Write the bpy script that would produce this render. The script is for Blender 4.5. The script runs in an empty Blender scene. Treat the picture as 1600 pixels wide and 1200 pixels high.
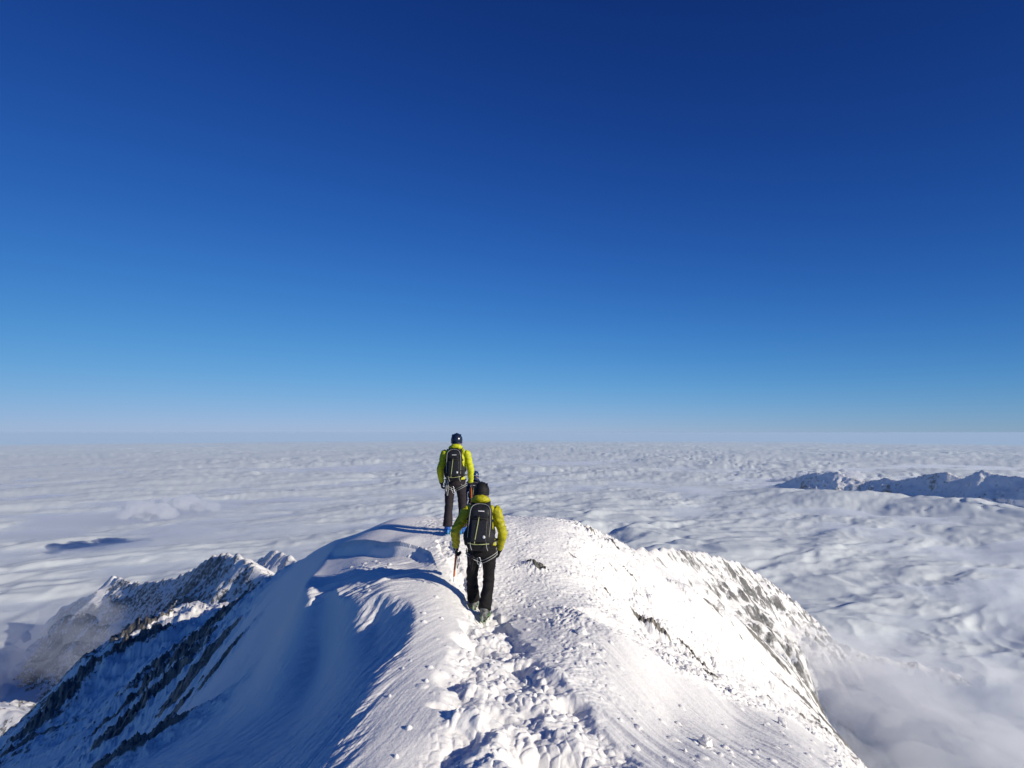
import bpy, math, random
import numpy as np
from mathutils import Vector, Matrix, noise as mnoise

# ------------------------------------------------------------------ camera, sky, sun, exposure
scene = bpy.context.scene
PITCH = math.radians(5.4)
cam_data = bpy.data.cameras.new('camera')
cam_data.sensor_width = 36.0
cam_data.lens = 18.0
cam_data.clip_start = 0.05
cam_data.clip_end = 600000.0
cam = bpy.data.objects.new('camera', cam_data)
scene.collection.objects.link(cam)
cam.location = (0, 0, 0)
cam.rotation_euler = (math.radians(90) + PITCH, 0, 0)
scene.camera = cam

SUN_AZ = math.radians(64)      # to the right of straight behind the camera
SUN_EL = math.radians(20.5)
SUN = Vector((math.sin(SUN_AZ) * math.cos(SUN_EL), -math.cos(SUN_AZ) * math.cos(SUN_EL), math.sin(SUN_EL)))

world = bpy.data.worlds.new('World')
scene.world = world
world.use_nodes = True
wn = world.node_tree.nodes
wn.clear()
w_out = wn.new('ShaderNodeOutputWorld')
w_bg = wn.new('ShaderNodeBackground')
w_sky = wn.new('ShaderNodeTexSky')
w_sky.sky_type = 'NISHITA'
w_sky.sun_disc = False
w_sky.sun_elevation = SUN_EL
w_sky.sun_rotation = math.pi - SUN_AZ + math.radians(39)     # clockwise from +Y seen from above
w_sky.altitude = 2500
w_sky.air_density = 1.0
w_sky.dust_density = 0.0
w_sky.ozone_density = 4.0
# the deep saturated blue of high-altitude air: a tone curve per channel on the physical sky
w_sep = wn.new('ShaderNodeSeparateColor')
w_com = wn.new('ShaderNodeCombineColor')
WL = world.node_tree.links.new
WL(w_sky.outputs[0], w_sep.inputs[0])
for i_, (gain_, pow_, lim_) in enumerate(((1.3, 1.70, 0.62), (2.5, 1.73, 0.66), (4.3, 1.74, 0.95))):
    p_ = wn.new('ShaderNodeMath'); p_.operation = 'POWER'; p_.inputs[1].default_value = pow_
    q_ = wn.new('ShaderNodeMath'); q_.operation = 'MULTIPLY'; q_.inputs[1].default_value = gain_ * 0.1 ** pow_
    r_ = wn.new('ShaderNodeMath'); r_.operation = 'MULTIPLY_ADD'; r_.inputs[1].default_value = 1 / lim_; r_.inputs[2].default_value = 1.0
    d_ = wn.new('ShaderNodeMath'); d_.operation = 'DIVIDE'
    e_ = wn.new('ShaderNodeMath'); e_.operation = 'MULTIPLY'; e_.inputs[1].default_value = 10.0
    WL(w_sep.outputs[i_], p_.inputs[0]); WL(p_.outputs[0], q_.inputs[0]); WL(q_.outputs[0], r_.inputs[0])
    WL(q_.outputs[0], d_.inputs[0]); WL(r_.outputs[0], d_.inputs[1]); WL(d_.outputs[0], e_.inputs[0]); WL(e_.outputs[0], w_com.inputs[i_])
w_bg.inputs['Strength'].default_value = 0.086
WL(w_com.outputs[0], w_bg.inputs['Color'])
WL(w_bg.outputs[0], w_out.inputs['Surface'])

sun_data = bpy.data.lights.new('sun', 'SUN')
sun_data.energy = 4.6
sun_data.angle = math.radians(0.5)
sun_data.color = (1.0, 0.91, 0.76)
sun_ob = bpy.data.objects.new('sun', sun_data)
scene.collection.objects.link(sun_ob)
sun_ob.rotation_euler = SUN.to_track_quat('Z', 'Y').to_euler()

scene.view_settings.view_transform = 'Standard'
scene.view_settings.look = 'None'
scene.view_settings.exposure = 0.06
scene.view_settings.gamma = 1.0
scene.cycles.max_bounces = 8
scene.cycles.diffuse_bounces = 4
scene.cycles.volume_bounces = 4
scene.cycles.use_denoising = True

# ------------------------------------------------------------------ helpers
COL = scene.collection
EARTH = 6.371e6
CLOUD_Z = -1000.0
CP, SP = math.cos(PITCH), math.sin(PITCH)

def ray(u, v):
    xc, zc = (u - 800) / 800.0, -(v - 600) / 800.0
    return xc, CP - SP * zc, SP + CP * zc

def PZ(u, v, z):
    a, b, c = ray(u, v)
    k = z / c
    return (a * k, b * k, z)

def PY(u, v, y):
    a, b, c = ray(u, v)
    return (a * y / b, y, c * y / b)

def PR(u, v, r):
    a, b, c = ray(u, v)
    k = r / math.hypot(a, b)
    return (a * k, b * k, c * k)

def hash2(ix, iy, seed):
    n = (ix.astype(np.int64) * 374761393 + iy.astype(np.int64) * 668265263 + seed * 974634777) & 0xFFFFFFFF
    n = ((n ^ (n >> 13)) * 1274126177) & 0xFFFFFFFF
    n = (n ^ (n >> 16)) & 0xFFFFFFFF
    return n

def gnoise(x, y, seed=0):
    """2D gradient noise, about -0.7..0.7"""
    ix = np.floor(x); iy = np.floor(y)
    fx = x - ix; fy = y - iy
    u = fx * fx * fx * (fx * (fx * 6 - 15) + 10)
    v = fy * fy * fy * (fy * (fy * 6 - 15) + 10)
    def g(dx, dy):
        a = hash2(ix + dx, iy + dy, seed) * (2 * math.pi / 4294967296.0)
        return np.cos(a) * (fx - dx) + np.sin(a) * (fy - dy)
    a = g(0, 0); b = g(1, 0); c = g(0, 1); d = g(1, 1)
    return (a + u * (b - a)) * (1 - v) + (c + u * (d - c)) * v

def fbm(x, y, octv=4, seed=0, gain=0.5, lac=2.03, ridged=False):
    s = np.zeros_like(x); amp = 1.0; tot = 0
    for i in range(octv):
        n = gnoise(x, y, seed + i * 17)
        if ridged:
            n = 1 - np.abs(n) * 2.2
        s += n * amp; tot += amp
        amp *= gain
        x = x * lac * 0.8 - y * lac * 0.6 + 11.3
        y = x * 0.0 + (y * lac * 0.8 + (x - 11.3 + y * lac * 0.6) * 0.75) if False else y * lac + 5.7
    return s / tot

def worley(x, y, seed=0):
    """returns F1, F2, per-cell random value"""
    ix = np.floor(x); iy = np.floor(y)
    f1 = np.full(x.shape, 9.0); f2 = np.full(x.shape, 9.0); cid = np.zeros(x.shape)
    cx = np.zeros(x.shape); cy = np.zeros(x.shape)
    for dx in (-1, 0, 1):
        for dy in (-1, 0, 1):
            h = hash2(ix + dx, iy + dy, seed)
            px = (h & 0xFFFF) / 65536.0; py = (h >> 16) / 65536.0
            ax = ix + dx + px - x; ay = iy + dy + py - y
            d = np.sqrt(ax * ax + ay * ay)
            nearer = d < f1
            f2 = np.where(nearer, f1, np.minimum(f2, d))
            cid = np.where(nearer, px * 0.37 + py * 0.63, cid)
            cx = np.where(nearer, ax, cx); cy = np.where(nearer, ay, cy)
            f1 = np.where(nearer, d, f1)
    return f1, f2, cid, cx, cy

def sstep(a, b, x):
    t = np.clip((x - a) / (b - a), 0, 1)
    return t * t * (3 - 2 * t)

def polyline_dist(x, y, pts):
    """distance, signed side (+ left of travel), parameter and nearest z of an (x,y[,z]) polyline"""
    best = np.full(x.shape, 1e18); side = np.zeros(x.shape); zz = np.zeros(x.shape); tt = np.zeros(x.shape)
    for i in range(len(pts) - 1):
        ax, ay = pts[i][0], pts[i][1]; bx, by = pts[i + 1][0], pts[i + 1][1]
        ux, uy = bx - ax, by - ay
        L2 = ux * ux + uy * uy
        t = np.clip(((x - ax) * ux + (y - ay) * uy) / L2, 0, 1)
        d = (x - ax - ux * t) ** 2 + (y - ay - uy * t) ** 2
        m = d < best
        best = np.where(m, d, best)
        side = np.where(m, np.sign(ux * (y - ay) - uy * (x - ax)), side)
        if len(pts[i]) > 2:
            zz = np.where(m, pts[i][2] + (pts[i + 1][2] - pts[i][2]) * t, zz)
        tt = np.where(m, i + t, tt)
    return np.sqrt(best), side, tt, zz

class TPS:
    """smooth surface z/r through scattered points, in (azimuth, ln r)"""
    KX, KY = 3.2, 1.0
    def __init__(s, pts, lam=1e-4):
        P = np.array(pts, dtype=float)
        r = np.hypot(P[:, 0], P[:, 1])
        s.a = np.arctan2(P[:, 0], P[:, 1]) * s.KX
        s.b = np.log(r) * s.KY
        f = P[:, 2] / r
        n = len(P)
        d2 = (s.a[:, None] - s.a) ** 2 + (s.b[:, None] - s.b) ** 2
        K = 0.5 * d2 * np.log(d2 + 1e-12)
        A = np.zeros((n + 3, n + 3))
        A[:n, :n] = K + np.eye(n) * lam
        Q = np.stack([np.ones(n), s.a, s.b], 1)
        A[:n, n:] = Q; A[n:, :n] = Q.T
        s.w = np.linalg.solve(A, np.concatenate([f, np.zeros(3)]))
    def __call__(s, x, y):
        r = np.hypot(x, y)
        a = np.arctan2(x, y) * s.KX; b = np.log(r) * s.KY
        out = s.w[-3] + s.w[-2] * a + s.w[-1] * b
        for i in range(len(s.a)):
            d2 = (a - s.a[i]) ** 2 + (b - s.b[i]) ** 2
            out += s.w[i] * 0.5 * d2 * np.log(d2 + 1e-12)
        return out * r

def grid_mesh(name, X, Y, Z, mat=None, attrs=None, smooth=True):
    h, w = X.shape
    me = bpy.data.meshes.new(name)
    co = np.stack([X, Y, Z], -1).reshape(-1, 3).astype(np.float32)
    idx = np.arange(h * w, dtype=np.int32).reshape(h, w)
    q = np.stack([idx[:-1, :-1], idx[:-1, 1:], idx[1:, 1:], idx[1:, :-1]], -1).reshape(-1, 4)
    me.vertices.add(len(co)); me.vertices.foreach_set('co', co.ravel())
    me.loops.add(q.size); me.loops.foreach_set('vertex_index', q.ravel())
    me.polygons.add(len(q))
    me.polygons.foreach_set('loop_start', np.arange(0, q.size, 4, dtype=np.int32))
    me.polygons.foreach_set('use_smooth', np.full(len(q), smooth))
    me.update(calc_edges=True)
    for k, v in (attrs or {}).items():
        at = me.attributes.new(k, 'FLOAT', 'POINT')
        at.data.foreach_set('value', v.ravel().astype(np.float32))
    if mat: me.materials.append(mat)
    o = bpy.data.objects.new(name, me)
    COL.objects.link(o)
    return o

def tag(o, label=None, cat=None, group=None, kind=None):
    if label: o['label'] = label
    if cat: o['category'] = cat
    if group: o['group'] = group
    if kind: o['kind'] = kind
    return o

QUAL = 1.0
# ------------------------------------------------------------------ materials of the setting
def new_mat(name):
    m = bpy.data.materials.new(name)
    m.use_nodes = True
    nt = m.node_tree
    b = nt.nodes['Principled BSDF']
    return m, nt, b

def N(nt, typ, **kw):
    n = nt.nodes.new(typ)
    for k, v in kw.items():
        if k in n.inputs: n.inputs[k].default_value = v
        else: setattr(n, k, v)
    return n

def snow_rock_mat(name, fine, snow=(0.83, 0.82, 0.80), rock=(0.20, 0.19, 0.18), rock2=(0.07, 0.07, 0.072), width=0.18, bump=0.3, contrast=0.16, stretch=(1, 1, 1), grain=None):
    """white snow with bare rock where the 'rock' attribute, broken up by fine noise, is high; fine = size in metres of the finest patches"""
    m, nt, b = new_mat(name)
    L = nt.links.new
    tc = N(nt, 'ShaderNodeTexCoord')
    mp = N(nt, 'ShaderNodeMapping'); mp.inputs['Scale'].default_value = stretch
    L(tc.outputs['Object'], mp.inputs['Vector'])
    at = N(nt, 'ShaderNodeAttribute', attribute_name='rock')
    n1 = N(nt, 'ShaderNodeTexNoise', Scale=1.0 / fine, Detail=8.0, Roughness=0.62)
    L(mp.outputs[0], n1.inputs['Vector'])
    add = N(nt, 'ShaderNodeMath', operation='MULTIPLY_ADD')
    L(n1.outputs['Fac'], add.inputs[0]); add.inputs[1].default_value = width * 6; add.inputs[2].default_value = -width * 3
    s = N(nt, 'ShaderNodeMath', operation='ADD')
    L(at.outputs['Fac'], s.inputs[0]); L(add.outputs[0], s.inputs[1])
    ramp = N(nt, 'ShaderNodeMapRange', interpolation_type='SMOOTHSTEP')
    ramp.inputs['From Min'].default_value = 0.5 - contrast / 2
    ramp.inputs['From Max'].default_value = 0.5 + contrast / 2
    L(s.outputs[0], ramp.inputs['Value'])
    n2 = N(nt, 'ShaderNodeTexNoise', Scale=0.6 / fine, Detail=6.0, Roughness=0.7)
    L(mp.outputs[0], n2.inputs['Vector'])
    cr = N(nt, 'ShaderNodeMix', data_type='RGBA')
    cr.inputs['A'].default_value = (*rock2, 1); cr.inputs['B'].default_value = (*rock, 1)
    rr = N(nt, 'ShaderNodeMapRange'); rr.inputs['From Min'].default_value = .35; rr.inputs['From Max'].default_value = .65
    L(n2.outputs['Fac'], rr.inputs['Value']); L(rr.outputs[0], cr.inputs['Factor'])
    mx = N(nt, 'ShaderNodeMix', data_type='RGBA')
    mx.inputs['A'].default_value = (*snow, 1)
    L(cr.outputs['Result'], mx.inputs['B']); L(ramp.outputs[0], mx.inputs['Factor'])
    L(mx.outputs['Result'], b.inputs['Base Color'])
    b.inputs['Roughness'].default_value = 0.62
    b.inputs['Specular IOR Level'].default_value = 0.25
    if grain:
        b.inputs['Subsurface Weight'].default_value = 0.35
        b.inputs['Subsurface Radius'].default_value = (1.0, 1.0, 1.0)
        b.inputs['Subsurface Scale'].default_value = 0.025
    # bump: rock is rough, snow slightly grained
    nb = N(nt, 'ShaderNodeTexNoise', Scale=1.6 / fine, Detail=5.0, Roughness=0.65)
    L(mp.outputs[0], nb.inputs['Vector'])
    bm_ = N(nt, 'ShaderNodeMapRange'); bm_.inputs['To Min'].default_value = 0.25; bm_.inputs['To Max'].default_value = 1.0
    L(ramp.outputs[0], bm_.inputs['Value'])
    mm = N(nt, 'ShaderNodeMath', operation='MULTIPLY'); L(nb.outputs['Fac'], mm.inputs[0]); L(bm_.outputs[0], mm.inputs[1])
    bp = N(nt, 'ShaderNodeBump', Strength=bump, Distance=fine * 0.5)
    L(mm.outputs[0], bp.inputs['Height'])
    if grain:
        n3 = N(nt, 'ShaderNodeTexNoise', Scale=1.0 / grain, Detail=4.0, Roughness=0.7)
        L(tc.outputs['Object'], n3.inputs['Vector'])
        bp2 = N(nt, 'ShaderNodeBump', Strength=0.5, Distance=grain * 0.4)
        L(n3.outputs['Fac'], bp2.inputs['Height']); L(bp.outputs[0], bp2.inputs['Normal'])
        L(bp2.outputs[0], b.inputs['Normal'])
    else:
        L(bp.outputs[0], b.inputs['Normal'])
    return m

MAT_SUMMIT = snow_rock_mat('summit_snow', 0.35, rock=(0.26, 0.24, 0.21), rock2=(0.08, 0.078, 0.075), width=0.16, bump=0.35, contrast=0.12, grain=0.03)
MAT_FAR = snow_rock_mat('mountain_snow_rock', 11.0, rock=(0.21, 0.205, 0.20), rock2=(0.08, 0.08, 0.085), width=0.22, bump=0.9, contrast=0.2)
MAT_SHOULDER = snow_rock_mat('shoulder_snow_rock', 26.0, rock=(0.24, 0.235, 0.225), rock2=(0.09, 0.09, 0.092), width=0.24, bump=0.9, contrast=0.25)
MAT_VFAR = snow_rock_mat('distant_snow_rock', 60.0, rock=(0.16, 0.16, 0.17), rock2=(0.08, 0.08, 0.09), width=0.2, bump=0.6, contrast=0.3)

# ------------------------------------------------------------------ the summit ridge: one continuous sheet of snow and rock
LIP = [PZ(*p) for p in [(500, 1290, -2.02), (545, 1190, -2.02), (600, 1060, -2.0), (650, 985, -1.98), (655, 962, -1.97), (640, 940, -2.0)]]
LIP += [PY(560, 947, 6.6), PY(485, 938, 7.45), PY(478, 912, 8.1), PY(520, 872, 9.1), PY(528, 850, 10.1), PY(558, 819, 11.4), PY(575, 813, 12.8)]

R_CTRL = [PZ(*p) for p in [
    (800, 1290, -1.85), (600, 1290, -1.93), (1000, 1290, -1.95), (1250, 1290, -2.6),
    (640, 1200, -1.97), (800, 1200, -1.95), (950, 1200, -2.08), (1100, 1200, -2.4), (1250, 1200, -3.1), (1335, 1215, -4.2),
    (660, 1080, -1.99), (780, 1080, -2.06), (900, 1080, -2.2), (1050, 1130, -2.75), (1150, 1130, -3.3), (1220, 1125, -3.9),
    (700, 985, -2.08), (757, 968, -2.33), (740, 937, -2.26), (840, 985, -2.35), (1000, 1005, -2.75), (1100, 1070, -3.3), (930, 965, -2.45),
    (690, 900, -2.02), (710, 833, -1.84), (722, 825, -1.84), (690, 813, -1.86), (620, 811, -1.88), (640, 845, -1.90), (770, 850, -2.05), (770, 812, -1.9),
    (850, 890, -2.3), (850, 811, -2.0), (900, 900, -2.5),
]]
R_CTRL += [PY(600, 910, 7.1), PY(560, 880, 8.35), PY(620, 880, 8.1), PY(500, 915, 7.9), PY(585, 935, 6.6), PY(535, 925, 7.3)]
R_CTRL += [(p[0] - .55, p[1] - .1, p[2] - .07) for p in LIP[1:5]]
R_CTRL += [PY(*p) for p in [(900, 822, 12.6), (950, 848, 13.2), (985, 866, 14.5), (1014, 881, 16), (1000, 900, 12.5), (1000, 980, 10.2), (1100, 1030, 12), (1050, 930, 16),
                            (1200, 1100, 15), (1100, 990, 17), (1280, 1160, 15), (900, 860, 10.6), (940, 930, 9.4)]]
R_CTRL += [PR(*p) for p in [(1083, 934, 21), (1132, 967, 26), (1156, 977, 29), (1201, 1011, 35), (1237, 1044, 40), (1274, 1089, 42), (1288, 1125, 40), (1338, 1192, 34), (1420, 1290, 30), (1250, 1100, 27), (1180, 1040, 26)]]
def at(az, r, t):
    a = math.radians(az)
    return (math.sin(a) * r, math.cos(a) * r, t * r)
R_CTRL += [at(-7, 15.5, -.185), at(-4, 15.5, -.187), at(3, 16, -.195), at(-4, 22, -.30), at(3, 24, -.32), at(9, 26, -.38), at(14, 34, -.45), at(20, 60, -.52), at(27, 90, -.62), at(33, 80, -.72), at(38, 60, -.8),
           at(-15, 14.5, -.19), at(-15, 22, -.28), at(-20, 12, -.2), at(50, 8, -.75), at(50, 40, -.85), at(62, 5, -.7), at(62, 60, -.9), at(62, 2.2, -.85), at(45, 2.2, -.83), at(0, 2.0, -.89), at(-45, 2.0, -.92),
           at(-30, 8, -.25), at(-45, 6, -.35), at(-62, 5, -.4), at(-62, 60, -.1), at(-35, 60, -.1), at(-15, 60, -.55),
           at(0, 60, -.62), at(15, 200, -.85), at(35, 200, -.9), at(60, 300, -1.0), at(0, 200, -1.0), at(-20, 200, -.9), at(-60, 300, -.2),
           at(0, 1500, -1.3), at(30, 1500, -1.3), at(60, 1500, -1.3), at(-30, 1500, -1.3)]

L_CTRL = list(LIP)
for p in LIP[:-1]:
    L_CTRL.append((p[0] + 0.9, p[1] + 0.2, p[2] + 0.62))
for p_, e_ in ((PY(600, 910, 7.1), .35), (PY(560, 880, 8.35), .35), (PY(620, 880, 8.1), .5), (PY(500, 915, 7.9), .10), (PY(585, 935, 6.75), .14), (PY(535, 925, 7.3), .18), (PY(540, 870, 9.0), .15)):
    L_CTRL.append((p_[0], p_[1], p_[2] + e_))
L_CTRL += [PY(*p) for p in [(500, 1200, 3.45), (400, 1200, 4.3), (300, 1200, 5.4), (560, 1040, 5.3), (590, 975, 6.25), (400, 1100, 6.6), (500, 1010, 7.0), (200, 1187, 9.5), (430, 1000, 8.8), (455, 950, 9.3), (328, 1024, 19), (420, 930, 17),
                            (470, 884, 15), (515, 850, 13)]]
L_CTRL += [PR(*p) for p in [(440, 908, 30), (400, 928, 55), (345, 936, 110), (270, 975, 110), (200, 1010, 105), (130, 1055, 95), (60, 1115, 85), (0, 1172, 75), (-150, 1290, 65),
                            (100, 1200, 30), (200, 1100, 40), (300, 1000, 50), (250, 1150, 18), (340, 965, 60), (0, 1290, 22), (-200, 1500, 12), (240, 1040, 45), (150, 1130, 42)]]
L_CTRL += [at(-24, 260, -.42), at(-30, 260, -.5), at(-36, 240, -.6), at(-42, 200, -.75), at(-55, 160, -.95), at(-20, 120, -.42), at(-16, 60, -.3), at(-25, 1500, -1.3), at(-45, 1500, -1.3), at(-60, 1500, -1.4),
           at(5, 4, .1), at(5, 10, .12), at(5, 100, .15), at(5, 1500, .2), at(40, 4, .3), at(40, 100, .3), at(40, 1500, .3), at(-6, 9, -.02), at(-60, 3, -.95), at(-60, 12, -.98)]

tpsR = TPS(R_CTRL); tpsL = TPS(L_CTRL)

def smin(a, b, k):
    h = np.clip(0.5 + 0.5 * (b - a) / k, 0, 1)
    return b + (a - b) * h - k * h * (1 - h)

def summit_base(x, y):
    zr = tpsR(x, y); zl = tpsL(x, y)
    r = np.hypot(x, y)
    # teeth along the lip, drawn out by the wind
    return zr, zl, smin(zr, zl, 0.02 + 0.004 * r)

nth, nr = int(1500 * QUAL), int(1350 * QUAL)
th = np.radians(np.linspace(-58, 58, nth))
lr = np.concatenate([np.linspace(math.log(1.9), math.log(13), int(nr * .66), endpoint=False),
                     np.linspace(math.log(13), math.log(160), int(nr * .28), endpoint=False), np.linspace(math.log(160), math.log(1500), nr - int(nr * .66) - int(nr * .28))])
TH, LR = np.meshgrid(th, lr)
RR = np.exp(LR)
GX = np.sin(TH) * RR; GY = np.cos(TH) * RR
ZR, ZL = tpsR(GX, GY), tpsL(GX, GY)
ROCK = np.full_like(GX, -0.6)

def on(mask, fn, *arrs):
    """evaluate fn only where mask is true"""
    out = np.zeros_like(GX)
    if mask.any():
        out[mask] = fn(GX[mask], GY[mask], *[a[mask] for a in arrs])
    return out

def PT(u, v):
    """where the sight line meets the bare top surface (for placing features on it)"""
    a, b, c = ray(u, v)
    ys = np.exp(np.linspace(math.log(1.9), math.log(60), 900))
    xs = ys * a / b; zs = ys * c / b
    zt = np.minimum(tpsR(xs, ys), tpsL(xs, ys) if PT.left else 1e9)
    k = int(np.argmax(zt >= zs))
    return (float(xs[k]), float(ys[k]), float(zt[k]))
PT.left = True

near = RR < 16
right_far = (RR >= 9) & (TH > 0.02)

# distance to the lip, negative in the shaded slope
LIPD, LIPS, LIPT, _ = polyline_dist(GX, GY, [(p[0], p[1]) for p in LIP])
lipd = LIPD * -LIPS          # + on the top side

# wind-drawn flutes: one set along the ridge on the near lip, one set across it on the fan
def flutes(x, y, ang, ln, wd, seed, octv=4):
    c, s = math.cos(math.radians(ang)), math.sin(math.radians(ang))
    u = (x * c + y * s); v = (-x * s + y * c)
    u = u + .25 * gnoise(x * .8, y * .8, seed + 9); v = v + .12 * gnoise(x * .9, y * .9, seed + 10)
    return fbm(u / ln, v / wd, octv, seed, gain=.55, ridged=True)
m = near & (GY < 8.6) & (LIPD < 1.3)
fl = on(m, lambda x, y: flutes(x, y, 68, 1.1, .16, 401))
ZR += (fl - .5) * .010 * sstep(.9, 0, lipd) * sstep(7.5, 6.3, GY) * m
ZL += (fl - .5) * .035 * sstep(1.2, .1, LIPD) * sstep(7.5, 6.3, GY) * m
fanw = sstep(5.9, 6.8, GY) * sstep(8.5, 7.9, GY) * sstep(-1.05, -1.75, GX)
m = near & (fanw > 0)
fl2 = on(m, lambda x, y: flutes(x, y, 20, 1.7, .20, 421, 5))
fl3 = on(m, lambda x, y: flutes(x, y, 24, 3.0, .55, 431, 3))
ZR += ((fl2 - .5) * .05 + (fl3 - .5) * .09) * fanw * m
# small-scale flow marks over the whole shaded slope
m = near & (lipd < 1)
ZL += on(m, lambda x, y: (flutes(x, y, 30, .8, .10, 441) - .5) * .024 + fbm(x / .16, y / .1, 4, 443, gain=.6) * .012) * m

# ledge that crosses the crest behind the fan: the near side drops away
PT.left = False
LEDGE = [PY(*p) for p in [(522, 848, 10.2), (552, 855, 9.7), (580, 861, 9.3), (608, 870, 8.85), (628, 869, 8.7), (655, 867, 8.55), (672, 875, 8.2), (682, 890, 7.65), (694, 906, 7.2)]]
d, sd, t, _ = on, None, None, None
m = near & (GY > 6) & (GY < 12) & (GX < .5)
def ledge(x, y):
    d, s, t, _z = polyline_dist(x, y, [(p[0], p[1]) for p in LEDGE])
    ends = sstep(0, .5, t) * (sstep(7.6, 5.6, t) * .6 + .4 * sstep(5, 3, t))
    d = d + .05 * gnoise(x * 3, y * 3, 77)
    return np.where(s < 0, -.13 * sstep(0, .18, d) * np.exp(-np.maximum(d - .15, 0) / .45), .07 * np.exp(-d / .35)) * ends
ZR += on(m, ledge)
# mound on the platform and smooth drift at its left end
for (u, v, rx, ry, h) in [(632, 856, .28, .5, .10), (590, 830, .55, .9, .07), (700, 880, .5, .8, .06), (985, 1010, .5, .6, .06)]:
    p = PT(u, v)
    ZR += h * np.exp(-(((GX - p[0]) / rx) ** 2 + ((GY - p[1]) / ry) ** 2))

# the trodden trench with its clods
PATH = [PT(*p) for p in [(690, 850), (705, 880), (722, 915), (745, 945), (765, 985), (785, 1050), (815, 1110), (840, 1170), (860, 1290)]]
m = near & (GY < 10.5) & (abs(GX) < 2.2)
def path_w(x, y):
    d, s, t, _z = polyline_dist(x, y, [(p[0], p[1]) for p in PATH])
    w = np.interp(t, [0, 2, 3, 4, 5, 6, 7, 8], [.12, .14, .20, .32, .46, .60, .74, .90])
    d = d + .14 * gnoise(x * 2.6, y * 2.6, 503) + .06 * gnoise(x * 7, y * 7, 504)
    return sstep(1.12, .72, d / w)
PW = on(m, path_w)
def clods(x, y):
    wx = x + .05 * gnoise(x * 7, y * 7, 511); wy = y + .05 * gnoise(x * 7 + 5, y * 7, 512)
    a1, a2, c1, ax, ay = worley(wx / .23, wy / .26, 521)
    h = (c1 - .5) * .12 + (ax * (c1 * 7 % 1 - .5) + ay * (c1 * 13 % 1 - .5)) * .12
    h *= (sstep(0.0, .45, a2 - a1) * .9 + .1) * .68
    b1, b2, c2, bx, by = worley(wx / .075, wy / .08, 523)
    h += ((c2 - .4) * .024 + .012 * (1 - b1)) * sstep(0, .4, b2 - b1) + .12 * gnoise(x / .42, y / .5, 529) + .04 * gnoise(x / .2, y / .22, 530)
    h += fbm(x / .07, y / .07, 4, 525) * .025
    return h
m = PW > 0
ZR += on(m, clods) * PW - .060 * PW
# scattered crumbs thrown out beside the trench
m = near & (GY < 9) & (GX > -.9) & (GX < 2.4)
def crumbs(x, y, w):
    f1, f2, c, ax, ay = worley(x / .115 + .6 * gnoise(x * 5, y * 5, 3), y / .115, 531)
    r_ = .16 + .25 * (c * 7 % 1)
    return np.where(c > .74, np.maximum(0, 1 - (f1 / r_) ** 2) ** .7 * .026 * r_ * 2.2, 0) * w
CW = on(m, lambda x, y: sstep(.05, .45, gnoise(x * .8 + 4, y * .7, 541) + .55 * np.exp(-((x - .75 - (5 - y) * .12) / .55) ** 2)))
ZR += on(m, crumbs, CW) * (1 - PW)
# footprints and pits
for (u, v, rx, ry, h) in [(742, 1006, .19, .17, -.17), (778, 1110, .15, .10, -.12), (893, 1098, .13, .10, -.09), (850, 1172, .17, .14, -.14), (902, 1180, .13, .12, -.11), (700, 1060, .10, .16, -.06), (803, 1035, .12, .10, -.08),
                          (790, 968, .10, .07, -.07), (812, 1180, .12, .1, -.09), (690, 1103, .09, .04, -.04), (925, 1012, .10, .05, -.05), (700, 1180, .3, .22, -.05), (755, 1180, .2, .2, .07), (735, 1120, .14, .14, .06), (860, 1060, .16, .2, .07), (770, 1065, .12, .12, .07)]:
    p = PT(u, v)
    w = .03 * gnoise(GX * 9, GY * 9, 551) if False else 0
    q = ((GX - p[0]) / rx) ** 2 + ((GY - p[1]) / ry) ** 2
    ZR += h * np.exp(-q ** 1.6)

# wind crust over the top and the right flank
crust_w = (1 - PW) * sstep(-1.4, -.6, GX + (GY - 7) * .25) * np.where(GY < 12, 1, 1)
DRIFT = [PT(*p) for p in [(880, 948), (905, 963), (960, 1003), (1030, 1040), (1100, 1072), (1170, 1110), (1215, 1120), (1300, 1165), (1370, 1210)]]
m = near & (GX > 0)
dd, ds, dt, _z = polyline_dist(GX, GY, [(p[0], p[1]) for p in DRIFT])
ddr = dd * ds                       # + beyond the drift edge (left of travel), - on the smooth drift
drift_smooth = sstep(.10, -.25, ddr) * sstep(.55, 1.1, GX + .15 * (5 - GY)) * near
plat = sstep(6.5, 8, GY) * near
crust_w = crust_w * (1 - .93 * drift_smooth) * (.25 + .75 * np.maximum(sstep(-.2, .4, GX - .1 * (GY - 3)), plat))
m = (RR < 26) & (crust_w > .01)
def crust(x, y, w):
    c, s = .82, .57
    r = np.hypot(x, y)
    u = x * c - y * s; v = x * s + y * c
    u = u + .08 * gnoise(x * 3, y * 3, 561)
    n = np.abs(gnoise(u / .085, v / .14, 563)) * 1.5 + np.abs(gnoise(u / .04, v / .06, 565)) * .7 * sstep(14, 8, r) + gnoise(u / .30, v / .42, 567) * 1.3
    big = np.abs(gnoise(u / .22, v / .34, 573)) * 2.0 + np.abs(gnoise(u / .5, v / .8, 575)) * 1.6
    fl_ = sstep(.6, 2.2, x)
    return (n * (.020 + .032 * fl_) + big * .055 * fl_ * sstep(6, 11, r)) * w * (0.6 + .8 * sstep(-.3, .3, gnoise(x * .9, y * .9, 569)))
ZR += on(m, crust, crust_w)
# drift edge: the snow beyond lies a little lower
ZR += np.where(ddr > 0, -.16 * sstep(0, .07, ddr) * np.exp(-ddr / 1.4), .05 * np.exp(ddr / .3)) * near * sstep(0, .6, dt)
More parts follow.
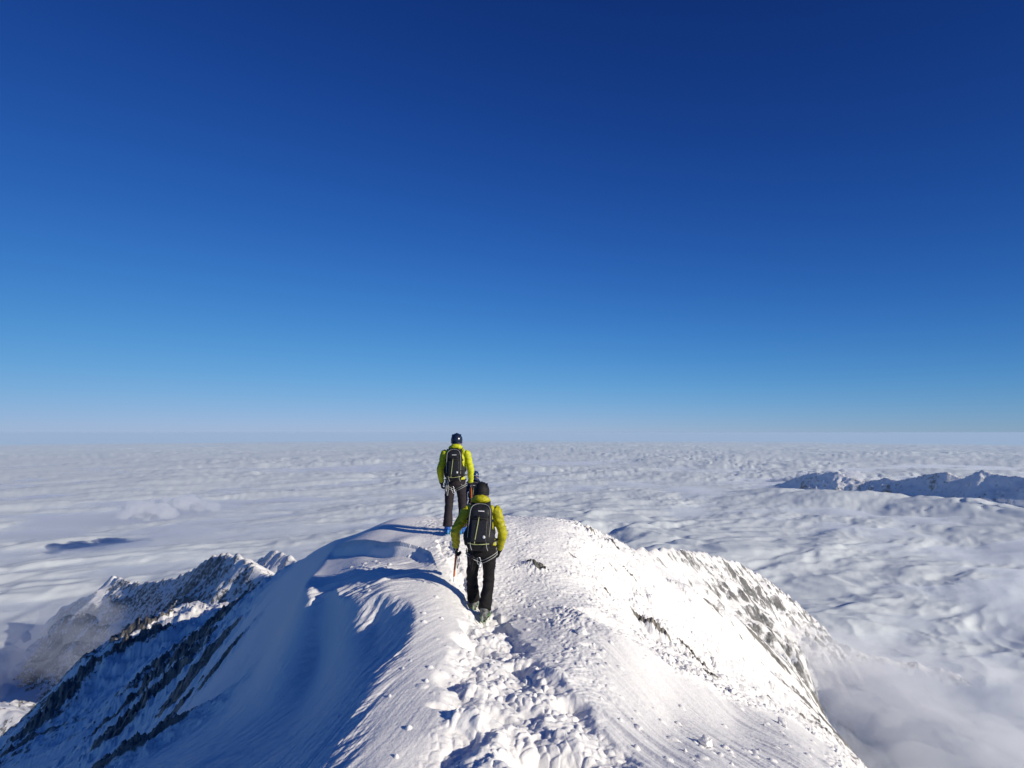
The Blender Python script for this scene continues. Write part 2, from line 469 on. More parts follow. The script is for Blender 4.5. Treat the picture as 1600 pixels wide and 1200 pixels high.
# long soft flow lines on the drift
m = near & (drift_smooth > 0)
ZR += on(m, lambda x, y: (flutes(x, y, 118, 2.6, .34, 571, 3) - .5) * .05) * drift_smooth
m = near & (RR < 9)
def specks(x, y):
    f1, f2, c, ax, ay = worley(x / .23, y / .23, 581)
    r_ = .06 + .10 * (c * 7 % 1)
    return np.where(c > .66, np.maximum(0, 1 - (f1 / r_) ** 2) ** .6 * .022, 0)
ZR += on(m, specks) * (1 - PW) * .9

# coarser rime and ribs further down the right flank, running with the fall line
m = right_far
def ribs(x, y, r):
    k = np.clip(r / 14, .7, 4)
    n = fbm(x / (1.6), y / .75, 5, 601, gain=.6, ridged=True) - .5
    n2 = fbm(x / 7.0, y / 3.0, 4, 611, ridged=True) - .5
    return n * .16 * sstep(9, 15, r) + n2 * .5 * sstep(14, 26, r)
RIB = on(m, ribs, RR)
ZR += RIB * sstep(.05, .2, TH) 

# rock showing through
def blob(u, v, rx, ry, h, rk, left=False, ang=0):
    PT.left = left
    p = PT(u, v)
    c, s = math.cos(math.radians(ang)), math.sin(math.radians(ang))
    dx, dy = GX - p[0], GY - p[1]
    q = ((dx * c + dy * s) / rx) ** 2 + ((-dx * s + dy * c) / ry) ** 2
    g = np.exp(-q)
    mm = g > .02
    jag = on(mm, lambda x, y: fbm(x / (rx * .35), y / (rx * .35), 5, int(u), gain=.65, ridged=True))
    jag2 = on(mm, lambda x, y: fbm(x / (rx * .9), y / (rx * .9), 4, int(u) + 3))
    global ROCK, ZR, ZL
    np.maximum(ROCK, -.6 + (rk + .6) * g * (.55 + jag * .75) + jag2 * .5 * g, out=ROCK)
    if left: ZL += h * g * (jag * 1.4 - .2)
    else: ZR += h * g * (jag * 1.3 - .1)
for b in [(842, 889, .20, .12, .10, 1.1), (828, 884, .10, .08, .06, .9), (948, 850, .30, .16, .12, .85), (962, 862, .22, .12, .10, .9), (925, 838, .3, .14, .07, .6), (900, 850, .2, .1, .05, .5), (948, 930, .10, .08, .06, .9),
          (998, 930, .2, .1, .05, .6), (985, 905, .35, .12, .08, .7), (1000, 975, .28, .10, .14, 1.0), (1022, 992, .30, .10, .14, 1.0), (1040, 1003, .25, .08, .1, .9), (1078, 1020, .32, .11, .16, 1.0), (1095, 1042, .30, .10, .16, 1.05), (1110, 1055, .25, .1, .12, .9),
          (1112, 1030, .3, .1, .12, .8), (1205, 1098, .25, .06, .05, .8), (895, 873, .2, .1, .04, .5), (960, 895, .25, .08, .05, .6)]:
    blob(*b[:6], ang=-20)
ROCK = np.maximum(ROCK, np.where(right_far, -.0 + .5 * on(right_far & (RR < 60), lambda x, y: fbm(x / .9, y / .35, 4, 641, gain=.65)) * sstep(8, 11, RR) + .75 * RIB + .34 * sstep(15, 34, RR) * sstep(.22, .42, TH) + .06 * sstep(9, 15, RR) + 1.0 * on(right_far & (RR < 90), lambda x, y: np.maximum(-.3, fbm(x / 4.5, y / 1.6, 4, 651, gain=.6))) * sstep(10, 16, RR) , -.6))
ROCKR = ROCK.copy(); ROCK[:] = -.6
for b in [(312, 1052, 1.6, 1.2, .5, 1.3), (345, 1043, .9, .7, .3, 1.0), (238, 1100, 3.2, 2.2, 1.2, 1.1), (225, 1030, 5, 4, 1.8, 1.0), (240, 1060, 3, 2.5, 1.2, .8), (325, 985, 5, 3, 1.0, .7), (330, 1010, 3, 2, .8, .8), (190, 1160, 1.6, 1.2, .6, .9), (210, 1190, 1.2, .8, .4, .9), (275, 1080, 2, 1.3, .7, .9), (260, 1140, 1.5, .8, .4, .8), (150, 1075, 5, 4, 1.4, .9), (240, 990, 8, 5, 2.0, .9), (95, 1120, 4, 3, 1.2, .8), (60, 1150, 4, 3, 1.0, .8), (30, 1180, 3, 2, .8, .8)]:
    blob(*b[:6], left=True)
lf = (RR > 13) & (TH < -.25)
def lrock(x, y, r):
    x = x + 5 * gnoise(x / 13, y / 13, 623); y = y + 4 * gnoise(x / 9 + 5, y / 9, 624)
    n = fbm(x / 11, y / 6.5, 5, 621, gain=.62, ridged=True)
    n2 = fbm(x / 40, y / 16, 4, 631)
    return (n - .5) * 1.0 + n2 * 1.1
LR_ = on(lf, lrock, RR)
lw = sstep(17, 34, RR) * lf
ZL += LR_ * lw * np.clip(RR / 60, .25, 2) * 1.5
ROCK = np.maximum(ROCK, np.where(lf, -.42 + .75 * LR_ + .62 * lw, -.6))
pq = PR(360, 945, 85)
ROCK = ROCK - 1.0 * np.exp(-((TH - math.atan2(pq[0], pq[1])) / .085) ** 2 - ((np.log(RR) - math.log(85)) / .45) ** 2)
ROCKL = ROCK
k = 0.015 + 0.004 * RR
GZ = smin(ZR, ZL, k)
ROCK = np.where(ZL < ZR, ROCKL, ROCKR)
GZ -= drop(GX, GY) if False else 0
summit = grid_mesh('summit_ridge_ground', GX, GY, GZ, MAT_SUMMIT, {'rock': ROCK})
summit['kind'] = 'structure'

def ground_z(x, y):
    """height of the finished snow at a point"""
    r = math.hypot(x, y)
    j = int(np.clip(np.searchsorted(lr, math.log(r)), 1, nr - 1)); i = int(np.clip(np.searchsorted(th, math.atan2(x, y)), 1, nth - 1))
    return float(GZ[j, i])
# ------------------------------------------------------------------ clouds: the sea of cloud, sinking with the curve of the earth
def drop(x, y):
    return (x * x + y * y) / (2 * EARTH)

def bank(X, Y):
    b = 0
    for (u, v, k, rx, h) in [(1500, 1110, 2000, 1000, 90), (1330, 1090, 1700, 500, 90), (60, 1010, 2100, 500, 110)]:
        a_, b_, c_ = ray(u, v); q = k / math.hypot(a_, b_)
        b = b + h * np.exp(-((X - a_ * q) ** 2 + (Y - b_ * q) ** 2) / rx ** 2)
    return b

def build_cloud_sea():
    n_a, n_r = int(1100 * QUAL), int(900 * QUAL)
    az = np.radians(np.linspace(-62, 62, n_a))
    # rows spaced evenly in depression angle so that every part of the sea is equally fine as seen from the summit
    dep = np.linspace(0.95, 0.0, n_r)
    rr = 1000.0 / np.maximum(dep, 1e-3) ** 1.0
    rr = np.concatenate([1000.0 / np.linspace(1.1, 0.03, int(n_r * .86)), np.exp(np.linspace(math.log(33500), math.log(190000), int(n_r * .14)))])
    T, R = np.meshgrid(az, rr)
    X = np.sin(T) * R; Y = np.cos(T) * R
    # warped billows
    wx = fbm(X / 2600, Y / 2600, 3, 5) * 900; wy = fbm(X / 2600 + 40, Y / 2600, 3, 6) * 900
    ca, sa = math.cos(math.radians(24)), math.sin(math.radians(24))
    U = (X + wx) * ca + (Y + wy) * sa; V = -(X + wx) * sa + (Y + wy) * ca
    fade = 1 / (1 + (R / 60000) ** 2)
    z = fbm(U / 5200, V / 3400, 3, 11) * 150
    z += fbm(U / 1500, V / 900, 3, 21) * 95
    b = 1 - np.abs(gnoise(U / 780, V / 380, 31)) * 1.9
    b2 = 1 - np.abs(gnoise(U / 380 + 3, V / 180, 33)) * 1.9
    act = sstep(-.25, .3, gnoise(X / 5200 + 9, Y / 5200, 41))
    z += (b * 30 + b2 * 12) * (0.35 + 0.65 * act)
    f1, f2, cid, cx, cy = worley(U / 1500, V / 1100, 7)
    z += np.maximum(0, .62 - f1) * 110 * act * (cid > .45) * sstep(0, .35, f2 - f1)
    g1, g2, gi, gx_, gy_ = worley(U / 420 + .25 * gnoise(X / 300, Y / 300, 81), V / 260, 83)
    z += np.maximum(0, .8 - g1) * 44 * (.3 + .7 * act) * sstep(0, .4, g2 - g1) * (.3 + gi)
    z += (1 - np.abs(gnoise(U / 170, V / 110, 87)) * 2) * 8 * sstep(26000, 9000, R)
    z += fbm(U / 110, V / 65, 3, 51) * 6 * sstep(14000, 5000, R)
    z *= 0.55 + 0.45 * fade
    z += fbm(X / 26000, Y / 26000, 3, 61) * 260 * sstep(18000, 40000, R)
    pr = PR(1420, 770, 10800)
    z -= 30 * np.exp(-((X - pr[0]) ** 2 + (Y - pr[1]) ** 2) / 3200 ** 2)
    # puffs and towers that stand out of the sheet
    ln_, _s, _t, _z = polyline_dist(X, Y, [PR(1230, 775, 9300)[:2], PR(1420, 780, 8900)[:2], PR(1750, 780, 8000)[:2]])
    z += 130 * np.exp(-(ln_ / 1000) ** 2)
    # hollows
    for (u, v, rad, h) in [(205, 802, 560, -120)]:
        a, b_, c = ray(u, v); k = CLOUD_Z / c
        d2 = ((X - a * k) ** 2 + (Y - b_ * k) ** 2) / rad ** 2
        z += np.exp(-d2) * h
    z = z * sstep(700, 1500, R) + CLOUD_Z - drop(X, Y)
    m, nt, bs = new_mat('cloud_white')
    bs.inputs['Base Color'].default_value = (0.68, 0.73, 0.74, 1)
    bs.inputs['Roughness'].default_value = 1.0
    bs.inputs['Specular IOR Level'].default_value = 0.0
    o = grid_mesh('cloud_sea', X, Y, z, m)
    return tag(o, 'white sea of low cloud spreading from the mountain to the horizon', 'cloud', kind='stuff')
cloud_sea = build_cloud_sea()

# ------------------------------------------------------------------ mountains that rise out of the cloud
def ridge_mountain(name, ridges, bounds, step, slope_l, slope_r, mat, seed, rough=1.0, scale=100.0, rock_bias=0.5, rock_lit=0.0, floor=-1120.0, profile=1.0, gully=1.0, cut=1e9):
    """height = distance below the nearest of several crest polylines; slope left / right of the direction of travel"""
    x0, x1, y0, y1 = bounds
    X, Y = np.meshgrid(np.arange(x0, x1, step), np.arange(y0, y1, step))
    Z = np.full(X.shape, -1e9)
    wx = fbm(X / (scale * 1.3), Y / (scale * 1.3), 4, seed) * scale * .42 * rough
    wy = fbm(X / (scale * 1.3) + 7, Y / (scale * 1.3) + 3, 4, seed + 1) * scale * .42 * rough
    jag = fbm(X / (scale * .3), Y / (scale * .3), 4, seed + 2) * scale * .10 * rough
    for pts in ridges:
        d, side, t, zz = polyline_dist(X, Y, pts)
        f = sstep(0, scale * .5, d)
        d2, side2, t2, zz2 = polyline_dist(X + wx * f, Y + wy * f, pts)
        sl = np.where(side2 > 0, slope_l, slope_r)
        # spurs and gullies run down from the crest
        gl = np.abs(gnoise(t2 * 3.1 * gully + seed, d2 / (scale * 3.2) + seed * .3, seed + 3)) * 2
        gl += np.abs(gnoise(t2 * 7.7 * gully + seed, d2 / (scale * 1.6), seed + 4)) * 1.0
        h = zz2 - sl * (d2 ** profile) * (scale ** (1 - profile)) * (1.0 + (0.34 * gl - .22) * sstep(0, scale * 1.1, d)) + jag * (0.14 + sstep(0, scale * .4, d))
        h = h - np.maximum(0, d2 - cut) * 1.0 * (side2 < 0)
        Z = np.maximum(Z, h)
    rg = fbm(X / (scale * .55), Y / (scale * .55), 5, seed + 5, gain=.6, ridged=True)
    Z += (rg - .55) * scale * .16 * rough * np.clip(np.hypot(X, Y) / 1800, .15, 1)
    gy, gx = np.gradient(Z, step)
    steep = np.hypot(gx, gy)
    rock = rock_bias + np.clip(steep - 1.0, -1, .6) * 0.30 + (rg - .55) * .25 + fbm(X / (scale * 1.5), Y / (scale * 1.5), 3, seed + 8) * .35
    Z -= drop(X, Y)
    keep = Z > floor
    Z = np.maximum(Z, floor - 40)
    return grid_mesh(name, X, Y, Z, mat, {'rock': rock})

def crest(*p):
    return [PR(u, v, r) for (u, v, r) in p]
def down(p, dx, dy, dz):
    return (p[0] + dx, p[1] + dy, p[2] + dz)

# rocky peaks on the left, in the shade of the ridge
PK = crest((60, 985, 3600), (95, 950, 3450), (150, 925, 3200), (178, 898, 2980), (205, 912, 2800), (245, 908, 2550), (280, 900, 2350), (305, 888, 2150), (335, 868, 2000), (352, 866, 1910), (371, 867, 1800), (395, 884, 1680), (430, 902, 1530), (475, 935, 1380), (560, 1000, 1200))
o = ridge_mountain('rocky_peaks', [PK], (-3500, -250, 700, 2900), 6.0, .9, 1.35, MAT_FAR, 101, scale=150, rock_bias=.33, rough=1.1)
tag(o, kind='structure')
PK2 = crest((350, 915, 3500), (395, 882, 3300), (428, 859, 3100), (452, 868, 2950), (480, 885, 2800), (530, 930, 2600), (580, 980, 2400))
o = ridge_mountain('snowy_peak', [PK2, [PK2[2], down(PK2[2], 60, -420, -330)]], (-2500, -300, 2000, 4000), 9.0, .95, 1.3, MAT_FAR, 131, scale=190, rock_bias=.22)
tag(o, kind='structure')
# the shoulder on the right
SH = crest((940, 862, 600), (985, 858, 700), (1040, 857, 950), (1090, 864, 1200), (1150, 879, 1550), (1195, 905, 1850), (1232, 932, 2150), (1262, 958, 2450), (1290, 984, 2600), (1302, 1000, 2600), (1325, 1010, 2550), (1345, 1020, 2560), (1375, 1028, 2600), (1420, 1035, 2640), (1460, 1043, 2680), (1500, 1055, 2700))
o = ridge_mountain('mountain_shoulder', [SH], (-100, 3000, 250, 3000), 5.0, .8, 1.2, MAT_SHOULDER, 151, scale=150, rock_bias=.25, rough=1.3, cut=170)
tag(o, kind='structure')
# far range on the right
FR = crest((1190, 762, 10700), (1235, 750, 10583), (1262, 739, 10512), (1308, 736, 10393), (1325, 745, 10349), (1350, 752, 10284), (1385, 745, 10193), (1405, 750, 10141), (1445, 741, 10037), (1480, 737, 9946), (1500, 748, 9894), (1535, 733, 9803), (1560, 742, 9738), (1600, 745, 9634), (1680, 738, 9426))
sp = []
for i in range(1, len(FR) - 1):
    p = FR[i]; k_ = 1 + .3 * math.sin(i * 2.3)
    sp.append([p, (p[0] + 300 * k_, p[1] - 480 * k_, p[2] - 260)])
o = ridge_mountain('distant_range', [FR] + sp, (3300, 9400, 5800, 10900), 20.0, .9, .95, MAT_VFAR, 171, scale=420, rock_bias=.30, floor=-1180, rough=.95)
tag(o, kind='structure')
# low wooded and snowy hills at the left edge of the cloud gap
o = ridge_mountain('snowy_hill', [crest((-160, 905, 4900), (-60, 915, 4700), (0, 926, 4500), (40, 937, 4350), (80, 950, 4200))], (-5200, -2400, 2000, 4200), 14.0, .45, .45, MAT_FAR, 191, scale=140, rock_bias=.55)
tag(o, kind='structure')
o = ridge_mountain('lower_spur', [crest((-200, 1080, 1250), (-60, 1095, 1200), (0, 1104, 1150), (35, 1118, 1100), (70, 1150, 1050))], (-1500, -450, 350, 1000), 5.0, .6, .7, MAT_FAR, 211, scale=60, rock_bias=.42)
tag(o, kind='structure')
# faint summits on the horizon
o = ridge_mountain('far_summits', [crest((-80, 705, 60000), (-10, 711, 60000), (14, 713, 60000), (40, 718, 60000))], (-56000, -38000, 34000, 48000), 250.0, .3, .3, MAT_VFAR, 231, scale=2500, rock_bias=.1, floor=-1500)
tag(o, kind='structure')

# ------------------------------------------------------------------ soft mist lying on the cloud, and the air itself
def closed_slab(name, X, Y, ZT, ZB, mat):
    h, w = X.shape
    n = h * w
    co = np.concatenate([np.stack([X, Y, ZT], -1).reshape(-1, 3), np.stack([X, Y, ZB], -1).reshape(-1, 3)])
    idx = np.arange(n).reshape(h, w)
    top = np.stack([idx[:-1, :-1], idx[:-1, 1:], idx[1:, 1:], idx[1:, :-1]], -1).reshape(-1, 4)
    bot = top[:, ::-1] + n
    rim = np.concatenate([idx[0, :], idx[1:, -1], idx[-1, -2::-1], idx[-2:0:-1, 0]])
    nx = np.roll(rim, -1)
    sd = np.stack([rim, rim + n, nx + n, nx], -1)
    f = np.concatenate([top, bot, sd])
    me = bpy.data.meshes.new(name)
    me.from_pydata(co.tolist(), [], f.tolist())
    me.materials.append(mat)
    o = bpy.data.objects.new(name, me); COL.objects.link(o)
    return o

def volume_mat(name, color, density, aniso):
    m = bpy.data.materials.new(name); m.use_nodes = True
    nt = m.node_tree; nt.nodes.clear()
    out = nt.nodes.new('ShaderNodeOutputMaterial'); pv = nt.nodes.new('ShaderNodeVolumePrincipled')
    pv.inputs['Color'].default_value = (*color, 1); pv.inputs['Density'].default_value = density; pv.inputs['Anisotropy'].default_value = aniso
    nt.links.new(pv.outputs[0], out.inputs['Volume'])
    return m

def build_mist():
    az = np.radians(np.linspace(-60, 60, 220)); rr = np.exp(np.linspace(math.log(900), math.log(22000), 240))
    T, R = np.meshgrid(az, rr)
    X = np.sin(T) * R; Y = np.cos(T) * R
    t = 22 + 135 * fbm(X / 900, Y / 700, 4, 301) + 40 * fbm(X / 260, Y / 200, 3, 311)
    t *= (1 - .0 * R) * sstep(22000, 12000, R)
    z = CLOUD_Z - drop(X, Y) + fbm(X / 1500, Y / 900, 3, 21) * 60 + bank(X, Y)
    o = closed_slab('mist', X, Y, z + t, z - 160 - bank(X, Y), volume_mat('mist_volume', (.86, .89, .94), 0.0052, 0.2))
    return tag(o, 'thin pale mist drifting over the cloud around the mountain flanks', 'mist', kind='stuff')
def build_puffs(name, label, cat, spec, dens, rnd, flat=1.0):
    """heaped puffs of cloud standing out of the sheet, soft because they are volumes"""
    rnd = random.Random(rnd)
    m = volume_mat('puff_volume', (.95, .96, .98), dens, 0.25)
    bm = __import__('bmesh').new()
    import bmesh as B
    for (u, v, r, rad, n) in spec:
        p = PZ(u, v + 5, CLOUD_Z) if r is None else PR(u, v + 4, r)
        r_ = math.hypot(p[0], p[1])
        for k in range(n):
            an = rnd.uniform(0, 6.28); q = rnd.random() ** .6
            rr_ = rad * (1 - .55 * q) * rnd.uniform(.45, .8)
            tx, ty = p[1] / r_, -p[0] / r_
            off = (rnd.random() - .5) * 2 * rad * 1.5
            c = Vector((p[0] + tx * off + rnd.uniform(-.4, .4) * rad, p[1] + ty * off + rnd.uniform(-.4, .4) * rad, p[2] + rad * (.25 - .5 * abs(off) / rad / 1.5) + rnd.uniform(-.2, .25) * rad))
            res = B.ops.create_icosphere(bm, subdivisions=4, radius=rr_, matrix=Matrix.Translation(c) @ Matrix.Diagonal((1.25, 1.25, .8, 1)))
            for vt in res['verts']:
                d = (vt.co - c)
                f_ = 1 + .38 * mnoise.noise(vt.co / (rad * .38)) + .22 * mnoise.noise(vt.co / (rad * .16))
                vt.co = c + d * f_
    me = bpy.data.meshes.new(name); bm.to_mesh(me); bm.free(); me.materials.append(m)
    o = bpy.data.objects.new(name, me); COL.objects.link(o)
    tag(o, label, cat, kind='stuff')
build_puffs('cloud_puffs', 'soft white puffs of cloud heaped above the sea of cloud', 'cloud', [
    (262, 783, 5100, 125, 10), (316, 790, 5000, 75, 5), (225, 794, 5000, 100, 6), (1215, 758, 11800, 260, 10), (1170, 760, 11800, 230, 8), (1262, 747, 11800, 230, 8), (1300, 742, 11900, 260, 12), (1345, 745, 11900, 230, 9), (1120, 765, 11500, 200, 6),
    (1240, 766, 9400, 120, 6), (1300, 770, 9300, 100, 6), (1345, 768, 9200, 90, 4), (1180, 768, 9600, 160, 7), (1000, 764, 11000, 170, 5), (480, 770, 9500, 200, 6)], 0.022, 5)
build_puffs('cloud_wisps', 'thin torn wisps of cloud lapping at the feet of the distant range', 'cloud', [
    (1460, 780, 8700, 110, 9), (1545, 784, 8500, 110, 9), (1380, 778, 8900, 90, 7), (1590, 784, 8400, 120, 9), (1260, 773, 9200, 90, 7)], 0.003, 8)
build_puffs('mist_bank', 'pale bank of mist rising against the rocky flanks', 'mist', [
    (1330, 1110, 1500, 190, 12), (1400, 1150, 1350, 230, 14), (1450, 1110, 1900, 280, 10), (1570, 1150, 1700, 300, 12), (1290, 1060, 1900, 150, 7), (1500, 1250, 1300, 260, 10), (10, 1055, 1850, 150, 9), (-60, 1010, 2100, 180, 8)], 0.0030, 11)
build_puffs('mist_wisps', 'dense mist hiding the foot of the right-hand flank', 'mist', [
    (1262, 1068, 1500, 100, 10), (1300, 1100, 1350, 125, 13), (1340, 1140, 1250, 140, 15), (1380, 1180, 1200, 150, 15), (1335, 1075, 1500, 105, 10), (1395, 1120, 1400, 140, 13), (1440, 1180, 1250, 150, 13), (1370, 1245, 1100, 150, 15), (1430, 1250, 1100, 150, 12)], 0.0095, 21)
MIST = True
if MIST: build_mist()

bpy.ops.mesh.primitive_cube_add(size=1)
hz = bpy.context.object
hz.name = 'haze'
hz.scale = (420000, 260000, 4600)
hz.location = (0, 100000, 12 - 2300)
hz.data.materials.append(volume_mat('haze_volume', (0.585, 0.77, 0.94), 9e-6, 0.0))
tag(hz, 'thin blue haze filling the air over the clouds', 'haze', kind='stuff')
# ------------------------------------------------------------------ the climbers
import bmesh

def cloth_mat(name, col, col2=None, rough=0.75, scale=18.0, bump=0.25, spec=0.3, dist=0.01, sheen=0.0):
    m, nt, b = new_mat(name)
    L = nt.links.new
    tc = N(nt, 'ShaderNodeTexCoord')
    n = N(nt, 'ShaderNodeTexNoise', Scale=scale, Detail=5.0, Roughness=0.6)
    L(tc.outputs['Object'], n.inputs['Vector'])
    mx = N(nt, 'ShaderNodeMix', data_type='RGBA')
    c2 = col2 or tuple(c * 0.7 for c in col)
    mx.inputs['A'].default_value = (*c2, 1); mx.inputs['B'].default_value = (*col, 1)
    rr = N(nt, 'ShaderNodeMapRange'); rr.inputs['From Min'].default_value = .35; rr.inputs['From Max'].default_value = .62
    L(n.outputs['Fac'], rr.inputs['Value']); L(rr.outputs[0], mx.inputs['Factor'])
    L(mx.outputs['Result'], b.inputs['Base Color'])
    b.inputs['Roughness'].default_value = rough
    b.inputs['Specular IOR Level'].default_value = spec
    n2 = N(nt, 'ShaderNodeTexNoise', Scale=scale * 2.2, Detail=4.0)
    L(tc.outputs['Object'], n2.inputs['Vector'])
    bp = N(nt, 'ShaderNodeBump', Strength=bump, Distance=dist)
    L(n2.outputs['Fac'], bp.inputs['Height']); L(bp.outputs[0], b.inputs['Normal'])
    return m

M_LIME = cloth_mat('lime_jacket', (0.55, 0.58, 0.014), (0.42, 0.45, 0.012), .55)
M_MUST = cloth_mat('yellow_green_jacket', (0.46, 0.43, 0.012), (0.30, 0.29, 0.010), .5)
M_NAVY = cloth_mat('navy_jacket', (0.02, 0.035, 0.11), None, .6)
M_TROU = cloth_mat('black_trousers', (0.009, 0.008, 0.009), (0.005, 0.005, 0.005), .85)
M_TROU2 = cloth_mat('dark_trousers', (0.026, 0.02, 0.026), (0.014, 0.011, 0.014), .8)
M_PACK = cloth_mat('pack_fabric', (0.012, 0.012, 0.014), (0.006, 0.006, 0.008), .65, 30)
M_PACK2 = cloth_mat('pack_panel', (0.020, 0.020, 0.024), None, .5, 30)
M_GREY = cloth_mat('light_webbing', (0.42, 0.42, 0.40), (0.28, 0.28, 0.27), .7, 60)
M_PIPE = cloth_mat('lime_webbing', (0.42, 0.45, 0.20), (0.30, 0.33, 0.12), .7, 60)
M_WHITE = cloth_mat('white_print', (0.8, 0.8, 0.8), None, .5, 60)
M_STRAP = cloth_mat('black_webbing', (0.02, 0.02, 0.02), None, .7, 60)
M_GLOVE = cloth_mat('black_glove', (0.012, 0.012, 0.014), None, .6, 40)
M_SKIN = cloth_mat('skin', (0.55, 0.34, 0.25), (0.50, 0.29, 0.21), .5, 30)
M_HELM = cloth_mat('navy_helmet', (0.012, 0.022, 0.055), (0.008, 0.014, 0.035), .28, 12, .05, .5)
M_HAT = cloth_mat('black_helmet', (0.010, 0.010, 0.012), None, .7, 30, .1, .3)
M_HBLUE = cloth_mat('blue_helmet', (0.02, 0.05, 0.14), None, .3, 12, .05, .5)
M_BOOTB = cloth_mat('blue_boot', (0.02, 0.11, 0.42), (0.015, 0.06, 0.25), .5, 30)
M_BOOTG = cloth_mat('grey_boot', (0.20, 0.21, 0.21), (0.02, 0.02, 0.02), .6, 30)
M_GREEN = cloth_mat('green_crampon', (0.12, 0.27, 0.06), (0.30, 0.33, 0.30), .4, 30)
M_CYAN = cloth_mat('blue_crampon', (0.05, 0.32, 0.65), None, .4, 30)
M_ORNG = cloth_mat('orange_shaft', (0.62, 0.13, 0.02), None, .4, 30)
M_STEEL, _nt, _b = new_mat('steel')
_b.inputs['Base Color'].default_value = (0.45, 0.46, 0.48, 1); _b.inputs['Metallic'].default_value = 1.0; _b.inputs['Roughness'].default_value = 0.35

def V(*a): return Vector(a)

def crv(pts, rads, sub):
    """Catmull-Rom resample of points and (rx, ry) radii"""
    P = [Vector(p) for p in pts]
    R = [Vector((r, r)) if isinstance(r, (int, float)) else Vector(r) for r in rads]
    if sub <= 1: return P, R
    op, orr = [], []
    n = len(P)
    for i in range(n - 1):
        a = (max(i - 1, 0), i, i + 1, min(i + 2, n - 1))
        for k in range(sub):
            t = k / sub
            w = (-.5 * t + t * t - .5 * t ** 3, 1 - 2.5 * t * t + 1.5 * t ** 3, .5 * t + 2 * t * t - 1.5 * t ** 3, -.5 * t * t + .5 * t ** 3)
            op.append(sum((P[j] * w[q] for q, j in enumerate(a)), Vector((0, 0, 0))))
            orr.append(sum((R[j] * w[q] for q, j in enumerate(a)), Vector((0, 0))))
    op.append(P[-1]); orr.append(R[-1])
    return op, orr

def tube(bm, pts, rads, seg=14, sub=3, side=(1, 0, 0), cap=0.6, square=0.0, closed=False):
    P, R = crv(pts, rads, sub)
    n = len(P); side = Vector(side)
    rings = []
    sq = lambda c: math.copysign(abs(c) ** (1 - square), c)
    def ring(c, T, rx, ry):
        X = (side - T * side.dot(T))
        if X.length < 1e-3: X = T.orthogonal()
        X.normalize(); Y = T.cross(X)
        return [bm.verts.new(c + X * (rx * sq(math.cos(2 * math.pi * k / seg))) + Y * (ry * sq(math.sin(2 * math.pi * k / seg)))) for k in range(seg)]
    for i in range(n):
        if closed: T = P[(i + 1) % n] - P[i - 1]
        else: T = P[min(i + 1, n - 1)] - P[max(i - 1, 0)]
        T.normalize()
        if not closed and i == 0 and cap > 0:
            m_ = min(R[0])
            rings.append(ring(P[0] - T * m_ * cap, T, R[0][0] * .45, R[0][1] * .45)); rings.append(ring(P[0] - T * m_ * cap * .7, T, R[0][0] * .8, R[0][1] * .8))
        rings.append(ring(P[i], T, R[i][0], R[i][1]))
        if not closed and i == n - 1 and cap > 0:
            m_ = min(R[-1])
            rings.append(ring(P[-1] + T * m_ * cap * .7, T, R[-1][0] * .8, R[-1][1] * .8)); rings.append(ring(P[-1] + T * m_ * cap, T, R[-1][0] * .45, R[-1][1] * .45))
    for a, b in zip(rings, rings[1:] + (rings[:1] if closed else [])):
        for k in range(seg):
            bm.faces.new((a[k], a[(k + 1) % seg], b[(k + 1) % seg], b[k]))
    if not closed:
        bm.faces.new(list(reversed(rings[0]))); bm.faces.new(rings[-1])

def ellipsoid(bm, c, r, rot=None, u=20, v=14):
    m = Matrix.Translation(Vector(c)) @ (rot.to_4x4() if rot else Matrix.Identity(4)) @ Matrix.Diagonal((r[0], r[1], r[2], 1))
    bmesh.ops.create_uvsphere(bm, u_segments=u, v_segments=v, radius=1, matrix=m)

def rbox(bm, c, s, rot=None, bev=.3):
    t = bmesh.new()
    bmesh.ops.create_cube(t, size=1)
    bmesh.ops.scale(t, vec=s, verts=t.verts)
    bmesh.ops.bevel(t, geom=t.edges[:], offset=min(s) * bev, segments=3, profile=.6, affect='EDGES')
    M = Matrix.Translation(Vector(c)) @ (rot.to_4x4() if rot else Matrix.Identity(4))
    t.transform(M)
    me = bpy.data.meshes.new('t'); t.to_mesh(me); t.free(); bm.from_mesh(me); bpy.data.meshes.remove(me)

def finish(name, bm, mat, parent=None, smooth=True):
    bmesh.ops.recalc_face_normals(bm, faces=bm.faces[:])
    me = bpy.data.meshes.new(name); bm.to_mesh(me); bm.free()
    for p in me.polygons: p.use_smooth = smooth
    me.materials.append(mat)
    o = bpy.data.objects.new(name, me); COL.objects.link(o)
    if parent: o.parent = parent
    return o

def fused(name, bm, mat, parent, voxel=.012, smooth=2, wrinkle=None):
    """all the closed shells in bm grown into one continuous surface"""
    o = finish(name, bm, mat, None)
    r = o.modifiers.new('r', 'REMESH'); r.mode = 'VOXEL'; r.voxel_size = voxel; r.use_smooth_shade = True
    if smooth:
        s = o.modifiers.new('s', 'SMOOTH'); s.factor = .5; s.iterations = smooth
    dg = bpy.context.evaluated_depsgraph_get()
    me = bpy.data.meshes.new_from_object(o.evaluated_get(dg))
    me.name = name
    old = o.data; o.modifiers.clear(); o.data = me; bpy.data.meshes.remove(old)
    if not me.materials: me.materials.append(mat)
    if wrinkle:
        nv = len(me.vertices)
        co = np.empty(nv * 3, dtype=np.float32); me.vertices.foreach_get('co', co); co = co.reshape(-1, 3)
        nn = np.empty(nv * 3, dtype=np.float32); me.vertex_normals.foreach_get('vector', nn); nn = nn.reshape(-1, 3)
        d = wrinkle(co.astype(float))
        co = co + nn * d[:, None].astype(np.float32)
        me.vertices.foreach_set('co', co.ravel().astype(np.float32)); me.update()
    for p in me.polygons: p.use_smooth = True
    o.parent = parent
    return o

